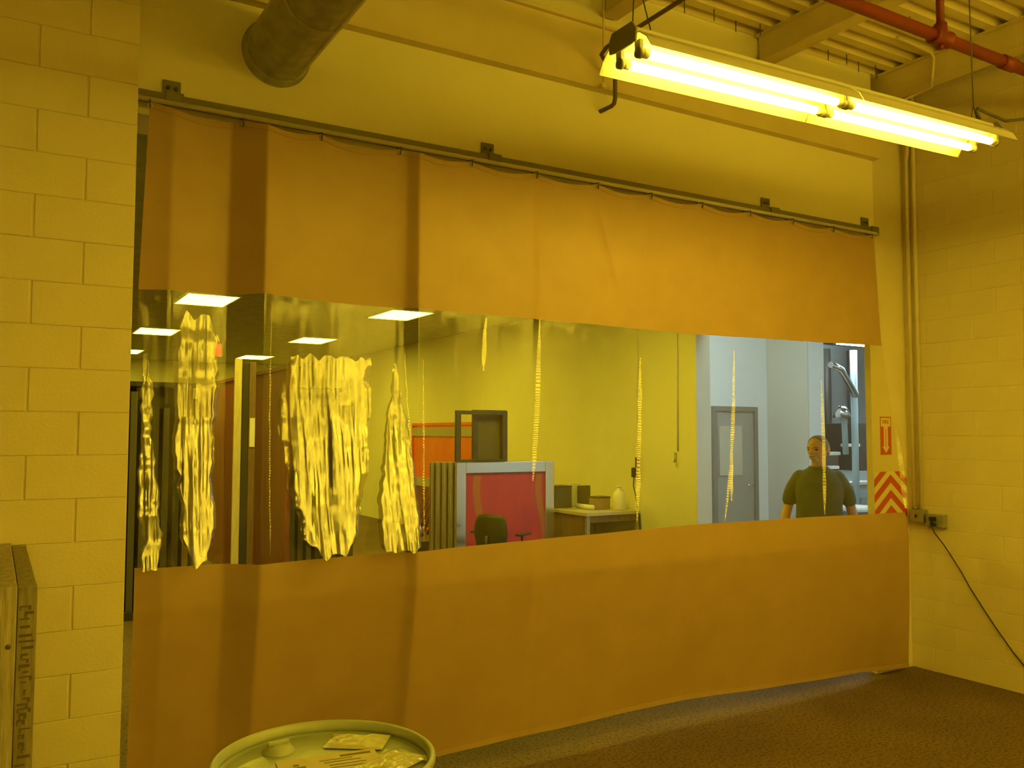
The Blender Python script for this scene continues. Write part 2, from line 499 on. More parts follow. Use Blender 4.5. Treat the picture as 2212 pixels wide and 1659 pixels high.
# ------------------------------------------------------------------ curtain
XC0 = .515
SL = [(.40,-.6),(.53,-.85),(.625,-.85),(.650,.30),(.80,.32),(.885,.10),(.905,-.85),(1.030,-1.0),(1.046,.42),(1.2,.26),(1.38,.10),(1.56,-.06),
      (1.69,-.16),(1.745,-.40),(1.765,-.95),(1.80,-1.0),(1.812,.30),(1.95,.16),(2.15,.02),(2.40,-.02),(2.495,-.10),(2.505,.30),(2.545,.26),(2.56,-.06),(2.9,-.03),
      (3.05,.07),(3.3,.0),(3.7,.04),(4.1,-.03),(4.5,.03),(5.0,-.03),(5.4,.04),(5.8,-.03)]
gx = np.linspace(.4, 5.9, 5501)
gs = np.interp(gx, [a for a,_ in SL], [b for _,b in SL])
gf = np.concatenate([[0], np.cumsum((gs[1:]+gs[:-1])/2*np.diff(gx))])
gf -= np.interp(gx, [.4,.65,1.05,1.81,2.5,5.9], np.interp([.4,.65,1.05,1.81,2.5,5.9], gx, gf)*np.array([.8,.8,.75,.8,.9,1]))*1.0
def fold(x): return np.interp(x, gx, gf)
def xr(z): return float(np.interp(z, [.04,.52,1.19,1.88,2.41,3.18], [5.94,5.84,5.697,5.58,5.468,5.41]))
def xl(z): return float(np.interp(z, [.0,1.2,2.37,3.19], [.53,.522,.513,.535]))
zmt = lambda x: np.interp(x, [.5,1.07,1.81,2.53,3.68,4.8,5.47], [2.366,2.388,2.379,2.377,2.366,2.378,2.391])
zmb = lambda x: np.interp(x, [.5,1.05,1.83,2.68,3.66,4.68,5.66], [1.187,1.166,1.169,1.188,1.207,1.205,1.193])
zbt = lambda x: np.interp(x, [.52,2.03,2.45,3.07,3.79,4.25,4.61,4.93,5.36,5.6,5.93], [.07,.106,.127,.132,.132,.116,.106,.091,.075,.054,.040])
HK = [.535,.94,1.308,1.717,2.121,2.526,2.936,3.336,3.744,4.15,4.55,4.96,5.38]
def ztop(x):
    j = np.searchsorted(HK, x); 
    if j == 0 or j >= len(HK): return 3.185
    t = (x-HK[j-1])/(HK[j]-HK[j-1])
    return 3.188 - .030*math.sin(math.pi*t)**.8
cu = empty('industrial_curtain', 'tan vinyl curtain with a clear middle band hanging across the wide opening', 'curtain', (3.1,4.0,.1))
def amp(z): return float(np.interp(z, [0,1.1,2.4,3.2], [.30,.65,1.0,.85]))
def lean_k(z):
    if 1.15 <= z <= 2.4: return .30*(z-1.2) - .118*(z-1.2)**2 - .10
    if z > 2.4: return .090*(3.18-z)/.78
    return -.115 + .06*(1.15-z)
def lean(x, z):
    return float(np.interp(x, [.4,1.55,1.8,2.0], [.2,.2,.15,0]))*lean_k(z)
def sheet(zlo, zhi, nx, nz, extra=None):
    V = []; F = []
    for j in range(nz+1):
        t = j/nz
        for i in range(nx+1):
            s = i/nx
            zg = zlo(3) + (zhi(3)-zlo(3))*t
            x = xl(zg) + (xr(zg)-xl(zg))*s
            za, zb = float(zlo(x)), float(zhi(x))
            z = za + (zb-za)*t
            q = fold(x)*amp(z) + lean(x, z)
            # gentle billow and slow ripples
            q += .010*math.sin(x*2.1+z*.6)*amp(z) + .0035*noise.noise(Vector((x*5, z*1.1, 3.3)))
            if z < .5 : q += -.02*(.5-z)/.5*math.sin(x*3.1)
            if z < 1.0: q += .15*(1.0-z)/.93
            if extra: q += extra(x, z, t)
            V.append((x, 4.0+q, z))
    for j in range(nz):
        for i in range(nx):
            a = j*(nx+1)+i
            F.append((a, a+1, a+nx+2, a+nx+1))
    mb = MB(); mb.poly(V, F, True)
    return mb
def diag(x, z, t):   # slanting pull crease under the sixth hook
    c = 2.93 + (3.14-z)*.32
    if z < 2.4: return 0
    w = max(0, min(1, (3.16-z)/.1))*max(0, min(1, (z-2.45)/.4))
    return .008*w*math.exp(-((x-c)/.03)**2)
rel(sheet(zmt, lambda x: ztop(x), 620, 60, diag), 'top_panel', 'tan_vinyl', cu, False)
rel(sheet(zbt, zmb, 620, 70), 'bottom_panel', 'tan_vinyl', cu, False)
# clear band: creases and crumpled areas
PATCH = [(.52,1.85,1.2,2.36,.10),(1.9,2.3,1.9,2.36,.12),(2.8,3.2,1.9,2.3,.10)]
def sstep(a, b, x):
    t = max(0, min(1, (x-a)/(b-a))); return t*t*(3-2*t)
def crumple(x, z, t):
    q = 0
    for x0, x1, za, zb, k in PATCH:
        if x0-.05 < x < x1+.05 and za-.1 < z < zb+.05:
            wob = .03*noise.noise(Vector((z*4, x0*9, 1.0)))
            mk = sstep(x0-.02+wob, x0+.02+wob, x)*(1-sstep(x1-.02+wob, x1+.02+wob, x))*sstep(za-.1,za+.02,z)*(1-sstep(zb-.12,zb+.03,z))
            if mk > 0:
                nn = noise.noise(Vector((x*9, z*1.6, 7.1+x0)))*.034 + noise.noise(Vector((x*24, z*3.4, 2.4)))*.012 + noise.noise(Vector((x*64, z*12, 9.4)))*.0014
                q += nn*mk*k
    # small pulls along the seams
    e = sstep(0, .12, t)*sstep(0, .12, 1-t)
    q += (1-e)*.002*noise.noise(Vector((x*16, z*10, 5.5)))
    return q*sstep(0,.03,t)*sstep(0,.03,1-t)
win = rel(sheet(zmb, zmt, 1100, 140, crumple), 'clear_window', 'clear_vinyl', cu, False)
# added vinyl flaps shaped like bright reflections, leaned to mirror the lamps
def base_y(x, z): return 4.0 + float(fold(x))*amp(z) + lean(x, z) + .010*math.sin(x*2.1+z*.6)*amp(z)
def flap(prof, fx, seed, nx=80, nz=120):
    zs = [p[0] for p in prof]; V = []; F = []
    for j in range(nz+1):
        z = zs[0] + (zs[-1]-zs[0])*j/nz
        a = float(np.interp(z, zs, [p[1] for p in prof])) + .018*noise.noise(Vector((z*7, seed, 1.5))) + .012*noise.noise(Vector((z*26, seed, 2.5)))
        b = float(np.interp(z, zs, [p[2] for p in prof])) + .018*noise.noise(Vector((z*7, seed, 5.5))) + .012*noise.noise(Vector((z*26, seed, 7.5)))
        c = (a+b)/2; yb = base_y(c, z)
        for i in range(nx+1):
            x = a + (b-a)*i/nx
            e = min(1, min(i, nx-i)/(nx*.08))
            q = -.028 + fx*(x-c) + .8*lean_k(z if z < 1.8 else 1.8+.2*(1-math.exp(-(z-1.8)/.2)))
            q += noise.noise(Vector((x*13, z*1.3, seed)))*.017 + noise.noise(Vector((x*38, z*3.2, seed+3)))*.0072 + noise.noise(Vector((x*95, z*9, seed+7)))*.0021
            q += .010*(1-e)
            V.append((x, yb+q, z + .035*noise.noise(Vector((x*26, seed, 3)))*(max(0,1-j/nz*8)+max(0,1-(nz-j)/nz*8))))
    for j in range(nz):
        for i in range(nx):
            k = j*(nx+1)+i; F.append((k, k+1, k+nx+2, k+nx+1))
    return MB().poly(V, F, True)
for prof, fx_, sd in (([(1.19,.535,.60),(1.30,.54,.615),(1.5,.53,.59),(1.9,.53,.58),(2.10,.54,.565)], .18, 3.1),
                     ([(1.20,.745,.80),(1.30,.70,.83),(1.60,.672,.845),(2.0,.667,.862),(2.14,.672,.87),(2.28,.70,.83)], .13, 9.7),
                     ([(1.19,1.30,1.42),(1.27,1.22,1.50),(1.50,1.17,1.545),(1.85,1.14,1.585),(1.98,1.15,1.59),(2.12,1.19,1.60)], .02, 15.2),
                     ([(1.19,1.60,1.80),(1.28,1.585,1.825),(1.50,1.61,1.81),(1.75,1.655,1.78),(1.95,1.69,1.755),(2.10,1.705,1.725)], -.05, 21.9)):
    rel(flap(prof, fx_, sd), 'glint_flap', 'vinyl_glint_flap', cu, False)
# separate strips for the creases, angled to mirror lamps as bright streaks
def crease_slope(x):
    a = Vector((-x,-4,0)).normalized(); b = Vector((3.7-x,-3.5,0)).normalized(); h = a+b
    return -h.x/h.y
def crease(pts, w, seed):
    zs = [p[0] for p in pts][::-1]; xs = [p[1] for p in pts][::-1]; V = []; F = []; nx, nz = 4, 520
    for j in range(nz+1):
        t = j/nz; z = zs[0]+(zs[-1]-zs[0])*t
        c = float(np.interp(z, zs, xs)) + .003*noise.noise(Vector((z*14, seed, 0)))
        wz = .72*w*(.25+.75*min(1,t*5,(1-t)*3))*(1+.35*noise.noise(Vector((z*11, seed, 4))))
        tgt = .316-.239*(z-1.2); P_ = .013
        g = tgt*(((z+.05*noise.noise(Vector((z*5,seed,9)))) % P_)-P_/2)
        m_ = crease_slope(c)
        for i in range(nx+1):
            d = (i/nx-.5)*wz
            V.append((c+d, base_y(c, z) - .020 + m_*d + g + .0006*noise.noise(Vector((d*300, z*60, seed))), z))
    for j in range(nz):
        for i in range(nx):
            k = j*(nx+1)+i; F.append((k, k+1, k+nx+2, k+nx+1))
    return MB().poly(V, F, True)
for k_, (pts, w) in enumerate((([(2.375,2.535),(1.9,2.515),(1.50,2.485)], .040), ([(2.20,3.235),(1.8,3.225),(1.25,3.205)], .036),
        ([(2.28,3.99),(1.85,3.975),(1.55,3.955),(1.22,3.90)], .026), ([(1.65,3.965),(1.34,3.955)], .020), ([(2.12,4.785),(1.7,4.80),(1.22,4.80)], .027),
        ([(1.80,5.59),(1.5,5.64),(1.22,5.675)], .034), ([(2.15,1.745),(1.8,1.765),(1.22,1.80)], .012), ([(2.12,1.825),(1.7,1.832),(1.22,1.835)], .012), ([(2.36,2.20),(2.25,2.19),(2.08,2.185)], .034),
        ([(2.35,1.068),(1.8,1.068),(1.2,1.078)], .008))):
    rel(crease(pts, w, 31.0+k_*3.3), 'crease_glint', 'vinyl_crease', cu, False)
# welded seams (narrow double strips of tan vinyl along the clear band) and hooks
def strip(zf, h, dy):
    V = []; F = []; nx = 400
    for i in range(nx+1):
        z = float(zf(3)); x = xl(z)+(xr(z)-xl(z))*i/nx; z = float(zf(x))
        q = 4.0 + lean(x, z) + fold(x)*amp(z) + .010*math.sin(x*2.1+z*.6)*amp(z) + .0035*noise.noise(Vector((x*5, z*1.1, 3.3)))
        if z < .5: q += -.02*(.5-z)/.5*math.sin(x*3.1)
        if z < 1.0: q += .15*(1.0-z)/.93
        V += [(x,q-dy,z-h),(x,q-dy,z+h),(x,q+dy,z+h),(x,q+dy,z-h)]
    for i in range(nx):
        a = i*4; b = a+4
        for k in range(4): F.append((a+k, a+(k+1)%4, b+(k+1)%4, b+k))
    return MB().poly(V, F)
rel(strip(zbt, .014, .004), 'hem', 'tan_vinyl', cu)
rel(strip(lambda x: ztop(x)-.012, .013, .003), 'top_hem', 'tan_vinyl', cu)
for x in HK:
    zt = 3.188; q = 4.0+fold(x)*amp(3.17)+.010*math.sin(x*2.1+3.17*.6)*amp(3.17)
    hk = rel(MB().tube([(x,4.05,3.212),(x,4.045,3.20),(x,q-.012,3.192),(x,q-.014,3.178),(x,q-.010,3.160),(x,q,3.158)],.003,6), 'hook','dark_steel',cu)
    rel(MB().lathe([(.006,-.002),(.013,-.002),(.013,.002),(.006,.002)],12,(x,q-.004,3.168),axis='Y',closed=True),'grommet','galv',cu)

# ------------------------------------------------------------------ fluorescent fixture (amber tubes)
def fixture(label, wings=True):
    L = 2.41; h = L/2; tz = -.045 if wings else -.040
    t = empty('fluorescent_fixture', label, 'light fixture', (0,0,0), 0, 'amber tube strip lights of the near room')
    MB().box((-h,-.045,.0),(h,.045,.062),.006).build('housing','white_enamel',t)
    for s in (-1,1) if wings else ():
        pr = [(s*.045,.022),(s*.095,.012),(s*.135,-.020),(s*.160,-.062),(s*.163,-.062),(s*.139,-.018),(s*.098,.016),(s*.045,.026)]
        for a, b in ((-h+.0,-.004),(.004,h)):
            MB().prism(pr, a, b).build('reflector_wing','white_enamel',t)
    for s in (-1,1):
        for a, b in ((-h+.05,-.035),(.035,h-.05)):
            tb = MB().lathe([(0,a),(.019,a),(.019,b),(0,b)],16,(0,s*.058,tz),axis='X').build('tube','tube_glow',t)
            for q in (a,b):
                w = .012 if q == a else -.012
                MB().lathe([(0,q-w),(.0196,q-w),(.0196,q+w*1.5),(0,q+w*1.5)],14,(0,s*.058,tz),axis='X').build('end_cap','white_enamel',tb)
        for q in (-h+.028,-.012,.012,h-.028):
            k = MB().box((q-.008,s*.058-.016,tz-.008),(q+.008,s*.058+.016,.0))
            k.lathe([(0,-.008),(.022,-.008),(.022,.008),(0,.008)],14,(q,s*.058,tz-.003),axis='X')
            k.build('socket','socket',t)
    for q in (-h-.004, h+.004):
        MB().prism([(-.062,.066),(.062,.066),(.085,.03),(.080,-.012),(.045,-.018),(-.045,-.018),(-.080,-.012),(-.085,.03)], q-.004, q+.004).build('end_plate','socket',t)
    return t
fx = fixture('glowing twin amber tube light hanging from chains in front of the curtain')
FXY, FXZ = 2.60, 3.285
def chain(parent, x, ztop, spread, label_part='chain'):
    k = MB()
    k.tube([(x-spread,0,.062),(x,0,.16),(x+spread,0,.062)], .0028, 5)
    k.tube([(x,0,.155),(x+.01,0,ztop)], .0032, 5)
    # twisted tail
    k.tube([(x+.01,0,ztop-.02),(x+.02,.004,ztop-.16),(x+.014,0,ztop-.30)], .0025, 5)
    k.build('chain','dark_steel',parent)
bare = fixture('x', False)
for _f in (bare,): chain(_f, 1.10, DECK-FXZ, .03); chain(_f, -1.10, DECK-FXZ, .03)
chain(fx, 1.10, DECK-FXZ, .03)
k = MB()
k.tube([(-1.16,0,.062),(-1.14,0,.30),(-1.17,.01,.55),(-1.15,0,DECK-FXZ)], .0028, 5)
k.tube([(-1.06,0,.062),(-1.12,0,.26),(-1.13,0,.42),(-1.15,0,DECK-FXZ)], .0028, 5)
k.build('chain','dark_steel',fx)
others = []  # unseen lamps added for ambient light, bare so it reaches the header
for ry, rn, cols in ((.3,'over the viewer',(4.8,2.55)),(-1.8,'just behind the viewer',(4.8,2.55,-.4)),(-4.2,'at the rear of the near room',(4.8,2.55,-.4))):
    for rx in cols:
        cn = {4.8:'right-hand', 2.55:'middle', -.4:'left-hand'}[rx]
        others.append(((rx,ry+(.5 if rx > 4 else 0)), f'{cn} unseen bare amber tube light {rn}'))
for k_, ((x,y), lb) in enumerate(others):
    if k_ == 0: bare.location = (x,y,FXZ); bare['label'] = lb
    else: copy_tree(bare, None, lb, (x,y,FXZ))
fx.location = (3.245, FXY, FXZ)
fx.rotation_euler = (0, -R(1.6), 0)
# supply cord at the far end
tag(MB().tube([(4.36,2.58,3.395),(4.335,2.585,3.43),(4.36,2.59,3.455),(4.45,2.59,3.445),(4.60,2.58,3.43),(4.78,2.56,3.47),(4.98,2.52,3.58),(5.2,2.48,3.75),(5.5,2.44,4.1),(5.6,2.4,4.44)], .008, 8).build('supply_cord','dark_steel'),
    'dark supply cord looping from the far end of the tube light', 'cord')

# ------------------------------------------------------------------ duct, pipes, conduits
dc = empty('round_duct', 'galvanised round duct running out of the wall above the curtain', 'duct', (1.115,4.12,3.585))
du = MB().lathe([(.148,0),(.150,0),(.150,-5.0),(.147,-5.0),(.147,-.0)],48,(0,0,0),axis='Y')
du.build('duct_pipe','galv',dc)
MB().lathe([(.150,-.002),(.166,-.002),(.166,-.012),(.153,-.016),(.153,-.05),(.150,-.05)],48,axis='Y').build('collar','galv',dc)
for yy in (-.62,-1.85,-3.1): MB().lathe([(.150,yy),(.1535,yy-.004),(.1535,yy-.026),(.150,yy-.03)],48,axis='Y').build('joint_band','galv',dc)
a = R(-62)
MB().box((-.006,-5.0,-.003),(.006,-.05,.003)).build('seam','galv',dc).location = (.150*math.cos(a),0,.150*math.sin(a))

sp = empty('sprinkler_pipe', 'red painted sprinkler pipe crossing under the roof beams', 'pipe', (4.4,2.77,3.9))
def prel(mb, name, material, p): return rel(mb, name, material, p)
prel(MB().tube([(-4.4,2.77,3.9),(6.04,2.77,3.9)], .033, 16), 'main_pipe','red_pipe',sp)
prel(MB().tube([(4.34,2.77,3.93),(4.34,2.77,DECK-.002)], .021, 12), 'riser','red_pipe',sp)
prel(MB().lathe([(.033,-.07),(.046,-.07),(.046,-.05),(.042,-.045),(.042,.045),(.046,.05),(.046,.07),(.033,.07)],16,(4.34,2.77,3.9),axis='X').lathe([(.042,0),(.034,.05),(.034,.075),(.021,.075)],14,(4.34,2.77,3.9)), 'tee_fitting','red_pipe',sp)
prel(MB().tube([(4.34,2.77,3.865),(4.34,2.77,3.835)], .014, 10), 'plug','red_pipe',sp)
prel(MB().lathe([(.033,-.06),(.040,-.06),(.040,.06),(.033,.06)],16,(4.98,2.77,3.9),axis='X'), 'coupling','red_pipe',sp)
prel(MB().tube([(4.34,2.77,4.17),(4.34,2.77,4.21)], .028, 12), 'riser_coupling','red_pipe',sp)

tag(MB().tube([(2.96,-5,3.975),(2.96,3.93,3.975),(2.965,3.985,3.955),(3.01,4.0,3.92),(3.055,4.0,3.89),(3.075,4.0,3.85),(3.075,4.0,3.72),(3.075,4.01,3.695),(3.072,4.03,3.685),(3.055,4.12,3.678)], .013, 10).build('dark_conduit','dark_pipe'),
    'thin dark pipe dropping behind the tube light and bending into the wall', 'pipe')
tag(MB().tube([(3.0,4.012,3.80),(3.0,4.012,DECK)], .006, 8).box((2.985,4.005,3.775),(3.015,4.03,3.80)).build('wall_rod','steel_paint'), 'slim vertical rod clipped on the girder left of the tube light', 'rod')
tag(MB().tube([(5.15,3.60,4.43),(5.55,3.62,4.425),(5.585,3.63,4.42),(5.60,3.63,4.40),(5.60,3.65,4.2),(5.60,4.0,4.17),(5.60,4.19,4.12),(5.60,4.2,3.9)], .010, 8).build('roof_conduit','steel_paint'), 'thin grey conduit bending down over the rightmost roof beam', 'conduit')
# conduits in the right corner
for i,(y,lb,zt) in enumerate(((4.165,'vertical conduit tight in the right-hand corner, entering the left outlet box',3.90),(4.105,'vertical conduit just in front of its twin on the right wall above the outlet boxes',4.44))):
    pts = [(XR-.016,y,1.19),(XR-.016,y,zt-.06)]
    if i == 0: pts += [(XR-.016,y-.0,zt-.02),(XR-.03,y-.02,zt+.03),(XR-.03,y-.02,4.44)]
    else: pts += [(XR-.016,y,zt)]
    tag(MB().tube(pts, .0145, 12).build('wall_conduit','block_paint'), lb, 'conduit')
def outlet(name, y0, y1, z0, z1, label, plug):
    t = empty(name, label, 'outlet box', (XR,(y0+y1)/2,z0))
    h = z1-z0; w = y1-y0
    MB().box((-.058,-w/2,0),(-.0005,w/2,h),.004).build('box','grey_box',t)
    MB().box((-.062,-w/2+.006,.005),(-.0565,w/2-.006,h-.005),.0015).build('cover_plate','grey_box',t)
    if plug:
        for zz in (.027,.062): 
            MB().lathe([(0,-.003),(.015,-.003),(.015,.003),(0,.003)],14,(-.063,.018,zz),axis='X').build('receptacle','black_rubber',t)
    else:
        MB().box((-.07,-.006,h/2-.012),(-.06,.006,h/2+.012)).build('switch','black_rubber',t)
        MB().lathe([(0,0),(.018,0),(.018,.02),(0,.02)],12,(-.025,.03,h)).build('connector','grey_box',t)
    return t
outlet('switch_box', 4.065, 4.175, 1.095, 1.19, 'grey switch box under the corner conduit on the right wall', False)
outlet('outlet_box', 3.905, 4.045, 1.07, 1.165, 'grey outlet box with a black plug on the right wall', True)
tag(MB().tube([(XR-.02,4.045,1.12),(XR-.02,4.065,1.125)],.016,10).build('box_nipple','dark_steel'),'dark coupling between the two wall boxes','coupling')
cd = empty('power_cord','black power cord hanging slack from the outlet box to the floor','cord',(XR-.08,3.97,1.13))
prel(MB().box((XR-.105,3.955,1.118),(XR-.062,3.99,1.15),.006).box((XR-.10,3.955,1.08),(XR-.062,3.985,1.105),.005),'plug','black_rubber',cd)
prel(MB().tube([(XR-.10,3.97,1.125),(XR-.115,3.965,1.09),(XR-.09,3.95,1.03),(XR-.05,3.91,.95),(XR-.02,3.88,.88),(XR-.015,3.80,.76),(XR-.014,3.74,.66),(XR-.014,3.64,.52),(XR-.014,3.55,.40),(XR-.014,3.45,.275),(XR-.014,3.35,.17),(XR-.02,3.24,.06),(XR-.05,3.15,.008),(XR-.2,3.0,.008)],.0042,8),'cable','black_rubber',cd)

# ------------------------------------------------------------------ signs on the pier
def plate(mb, x0, x1, z0, z1, y, t=.0025): return mb.box((x0,y-t,z0),(x1,y,z1))
fs_ = empty('fire_sign','small red and pale FIRE sign with a downward arrow on the pier','sign',(5.785,4.219,1.603))
prel(plate(MB(),5.722,5.848,1.603,1.889,4.219),'plate','sign_pale',fs_)
y = 4.2163
b = MB()
for x0,x1,z0,z1 in ((5.722,5.848,1.880,1.889),(5.722,5.729,1.603,1.889),(5.841,5.848,1.603,1.889),(5.722,5.848,1.603,1.610)): b.box((x0,y-.001,z0),(x1,y,z1))
prel(b,'border','sign_red',fs_)
b = MB(); text_mesh(b,'FIRE',Vector((5.785,y-.001,1.848)),.042,FACE_NEG_Y); prel(b,'lettering','sign_red',fs_)
b = MB()
b.poly([(5.729,y-.001,1.815),(5.760,y-.001,1.815),(5.760,y-.001,1.665),(5.742,y-.001,1.665),(5.785,y-.001,1.615),(5.785,y-.001,1.610),(5.729,y-.001,1.610)],[(0,1,2,3),(0,3,4,5,6)])
b.poly([(5.841,y-.001,1.815),(5.810,y-.001,1.815),(5.810,y-.001,1.665),(5.828,y-.001,1.665),(5.785,y-.001,1.615),(5.785,y-.001,1.610),(5.841,y-.001,1.610)],[(0,3,2,1),(0,6,5,4,3)])
prel(b,'arrow_field','sign_red',fs_)
prel(MB().box((5.782,y-.001,1.66),(5.788,y,1.80)),'arrow_line','sign_red',fs_)
cs = empty('chevron_sign','red and pale chevron striped warning board low on the pier','sign',(5.787,4.219,1.04))
X0,X1,Z0,Z1 = 5.640,6.020,1.03,1.476
prel(plate(MB(),X0,X1,Z0,Z1,4.219),'plate','sign_pale',cs)
def clip(poly, f):   # keep f(p)>=0
    out = []
    for i in range(len(poly)):
        a, b2 = poly[i], poly[(i+1)%len(poly)]
        fa, fb = f(a), f(b2)
        if fa >= 0: out.append(a)
        if (fa >= 0) != (fb >= 0):
            t = fa/(fa-fb); out.append((a[0]+(b2[0]-a[0])*t, a[1]+(b2[1]-a[1])*t))
    return out
cxm = (X0+X1)/2
for k in range(-1,7):
    za = 1.455 - .116*(k-1)
    mb = MB(); ok = False
    for s in (-1,1):
        sl = -.80; th = .060
        p = [(cxm,za),(cxm+s*.25,za+sl*.25),(cxm+s*.25,za+sl*.25-th),(cxm,za-th)]
        for f in (lambda q:q[0]-X0, lambda q:X1-q[0], lambda q:q[1]-Z0, lambda q:Z1-q[1]):
            if p: p = clip(p, f)
        if len(p) >= 3:
            ok = True
            n_ = len(p); mb.poly([(a,y-.001,c) for a,c in p]+[(a,y,c) for a,c in p],[tuple(range(n_)),tuple(range(n_,2*n_))[::-1]]+[(i,(i+1)%n_,n_+(i+1)%n_,n_+i) for i in range(n_)])
    if ok: prel(mb,'stripe','sign_red',cs)

# ------------------------------------------------------------------ drum
dm = empty('steel_drum','pale steel drum with labels on its lid in front of the curtain','drum',(.79,2.31,.005))
MB().lathe([(0,.0),(.280,.0),(.287,.01),(.287,.28),(.293,.29),(.296,.30),(.293,.31),(.287,.32),(.287,.56),(.293,.57),(.296,.58),(.293,.59),(.287,.60),(.287,.855),(.284,.862)],56).build('shell','drum_steel',dm)
MB().lathe([(.284,.855),(.293,.858),(.297,.868),(.295,.880),(.288,.885),(.281,.880),(.277,.866),(.277,.852)],64,closed=True).build('rim','drum_steel',dm)
MB().lathe([(.281,.858),(.272,.850),(.262,.852),(.10,.855),(0,.856)],56).build('lid','drum_lid',dm)
bg = MB().lathe([(0,.874),(.012,.874),(.016,.872),(.034,.870),(.036,.864),(.044,.860),(.046,.854)],20,(-.075,.175,0)).build('bung','drum_steel',dm)
MB().box((-.105,.168,.873),(-.045,.182,.882),.003).build('bung_lug','drum_steel',bg)
MB().lathe([(0,.868),(.018,.868),(.022,.858),(.022,.853)],16,(-.20,.05,0)).build('vent_plug','drum_steel',dm)
sh = MB().box((-.17,-.10,.856),(.10,.075,.858)).build('shipping_label','paper',dm); sh.rotation_euler = (0,0,R(-8)); sh.location = (.05,-.01,.0005)
for (x0,y0,x1,y1) in ((-.15,-.07,-.07,-.055),(-.15,-.045,-.09,-.02),(-.14,-.01,-.10,.012),(-.13,.02,-.115,.03),(.0,.045,.085,.058),(-.04,-.03,.07,-.025),(-.04,-.01,.06,-.005),(-.05,.012,.05,.017),(-.06,.03,.03,.034),(-.05,-.06,.05,-.055)):
    MB().box((x0,y0,.858),(x1,y1,.8585)).build('print_line','print_ink',sh)
po = empty('tmp','x','x'); bpy.data.objects.remove(po)
pm = MB(); nn = 18
V = []; F = []
for j in range(nn+1):
    for i in range(nn+1):
        x = -.085+.17*i/nn; yv = -.06+.12*j/nn
        e = min(i,j,nn-i,nn-j)/nn
        V.append((x,yv,.858+.010*min(1,e*5)*(.6+noise.noise(Vector((x*30,yv*30,1))))))
for j in range(nn):
    for i in range(nn): a = j*(nn+1)+i; F.append((a,a+1,a+nn+2,a+nn+1))
p2 = MB().poly(V,F,True).build('document_pouch','plastic_pouch',dm); p2.rotation_euler=(0,0,R(28)); p2.location=(.165,-.075,.001)
p3 = MB().poly([(a*1.0,b*1.0,c) for a,b,c in V],F,True).build('document_pouch','plastic_pouch',dm); p3.rotation_euler=(0,0,R(-35)); p3.location=(.14,.125,.0005)

# ------------------------------------------------------------------ timber frames standing against the left wall
FL = [(.0705,.1185,2.79,3.86,1.322,'right-most weathered timber screen frame with dark stencil marks by the block wall'),
      (.0205,.0685,2.76,3.86,1.330,'middle weathered timber screen frame standing by the block wall'),
      (-.035,.0175,2.72,3.86,1.30,'timber screen frame cut by the left picture edge')]
for i,(x0,x1,y0,y1,h,lb) in enumerate(FL):
    t = empty('timber_frame', lb, 'wooden frame', ((x0+x1)/2,y0,0), 0, 'weathered timber frames by the left wall')
    w = (x1-x0)/2; d = y1-y0; b_ = .09; wm = 'wood_dark' if i == 0 else 'wood_grey'
    MB().box((-w,0,0),(w,b_,h),.003).build('stile',wm,t)
    MB().box((-w,d-b_,0),(w,d,h),.003).build('stile',wm,t)
    MB().box((-w*.98,b_+.001,h-b_),(w*.98,d-b_-.001,h-.001),.003).build('rail',wm,t)
    MB().box((-w*.98,b_+.001,0),(w*.98,d-b_-.001,b_),.003).build('rail',wm,t)
    MB().box((-.004,b_+.001,b_),(.004,d-b_-.001,h-b_)).build('panel',wm,t)
    if i == 0:      # smudged stencil strokes down the front stile
        rr = random.Random(4); z = h-.05
        while z > .35:
            hh = rr.uniform(.003,.008)
            a = rr.uniform(-w*.85,-w*.1); b2 = rr.uniform(w*.1,w*.85)
            k = MB().box((a,-.0012,z-hh),(b2,0,z))
            if rr.random() < .5:
                k.box((a,-.0012,z-hh-.009),(a+.004,0,z-hh))
            if rr.random() < .5:
                k.box((b2-.007,-.0012,z-hh-.008),(b2,0,z-hh))
            k.build('stencil_stroke','wood_mark',t)
            z -= hh + rr.uniform(.008,.018)
    else:
        MB().lathe([(0,-.001),(.007,-.001),(.007,0),(0,0)],10,(.006,0,h-.16),axis='Y').build('nail_hole','wood_mark',t)

# ------------------------------------------------------------------ print room ceiling troffers
def troffer(x, y, lb):
    t = empty('ceiling_troffer', lb, 'ceiling light', (x,y,HC), 0, 'yellow troffers in the print room ceiling')
    MB().box((-.305,-.48,-.012),(.305,.48,-.004)).build('diffuser','troffer_glow',t)
    f = MB()
    f.box((-.33,-.505,-.02),(.33,-.48,.0)); f.box((-.33,.48,-.02),(.33,.505,.0)); f.box((-.33,-.48,-.02),(-.305,.48,.0)); f.box((.305,-.48,-.02),(.33,.48,.0))
    f.build('frame','white_enamel',t)
for x, nx_ in ((2.3,'left row'),(5.0,'right row')):
    for y, ny in ((7.5,'just behind the curtain top'),(11.6,'nearest in view'),(15.65,'second in view'),(19.8,'farthest back')):
        troffer(x, y, f'square yellow ceiling light of the {nx_}, {ny}')
for y in (7.5,11.6,15.65): troffer(-.5, y, f'yellow ceiling light hidden behind the left wall at {["front","middle","back"][[7.5,11.6,15.65].index(y)]}')
ex = empty('exit_sign','small glowing red sign near the ceiling at the back of the print room','sign',(3.60,17.0,3.20))
MB().box((-.075,-.03,0),(.075,.03,.25),.006).build('case','white_plastic',ex)
MB().box((-.06,-.034,.015),(.06,-.030,.235)).build('lit_face','exit_glow',ex)
MB().tube([(0,0,.25),(0,0,.28)],.01,8).build('stem','white_plastic',ex)

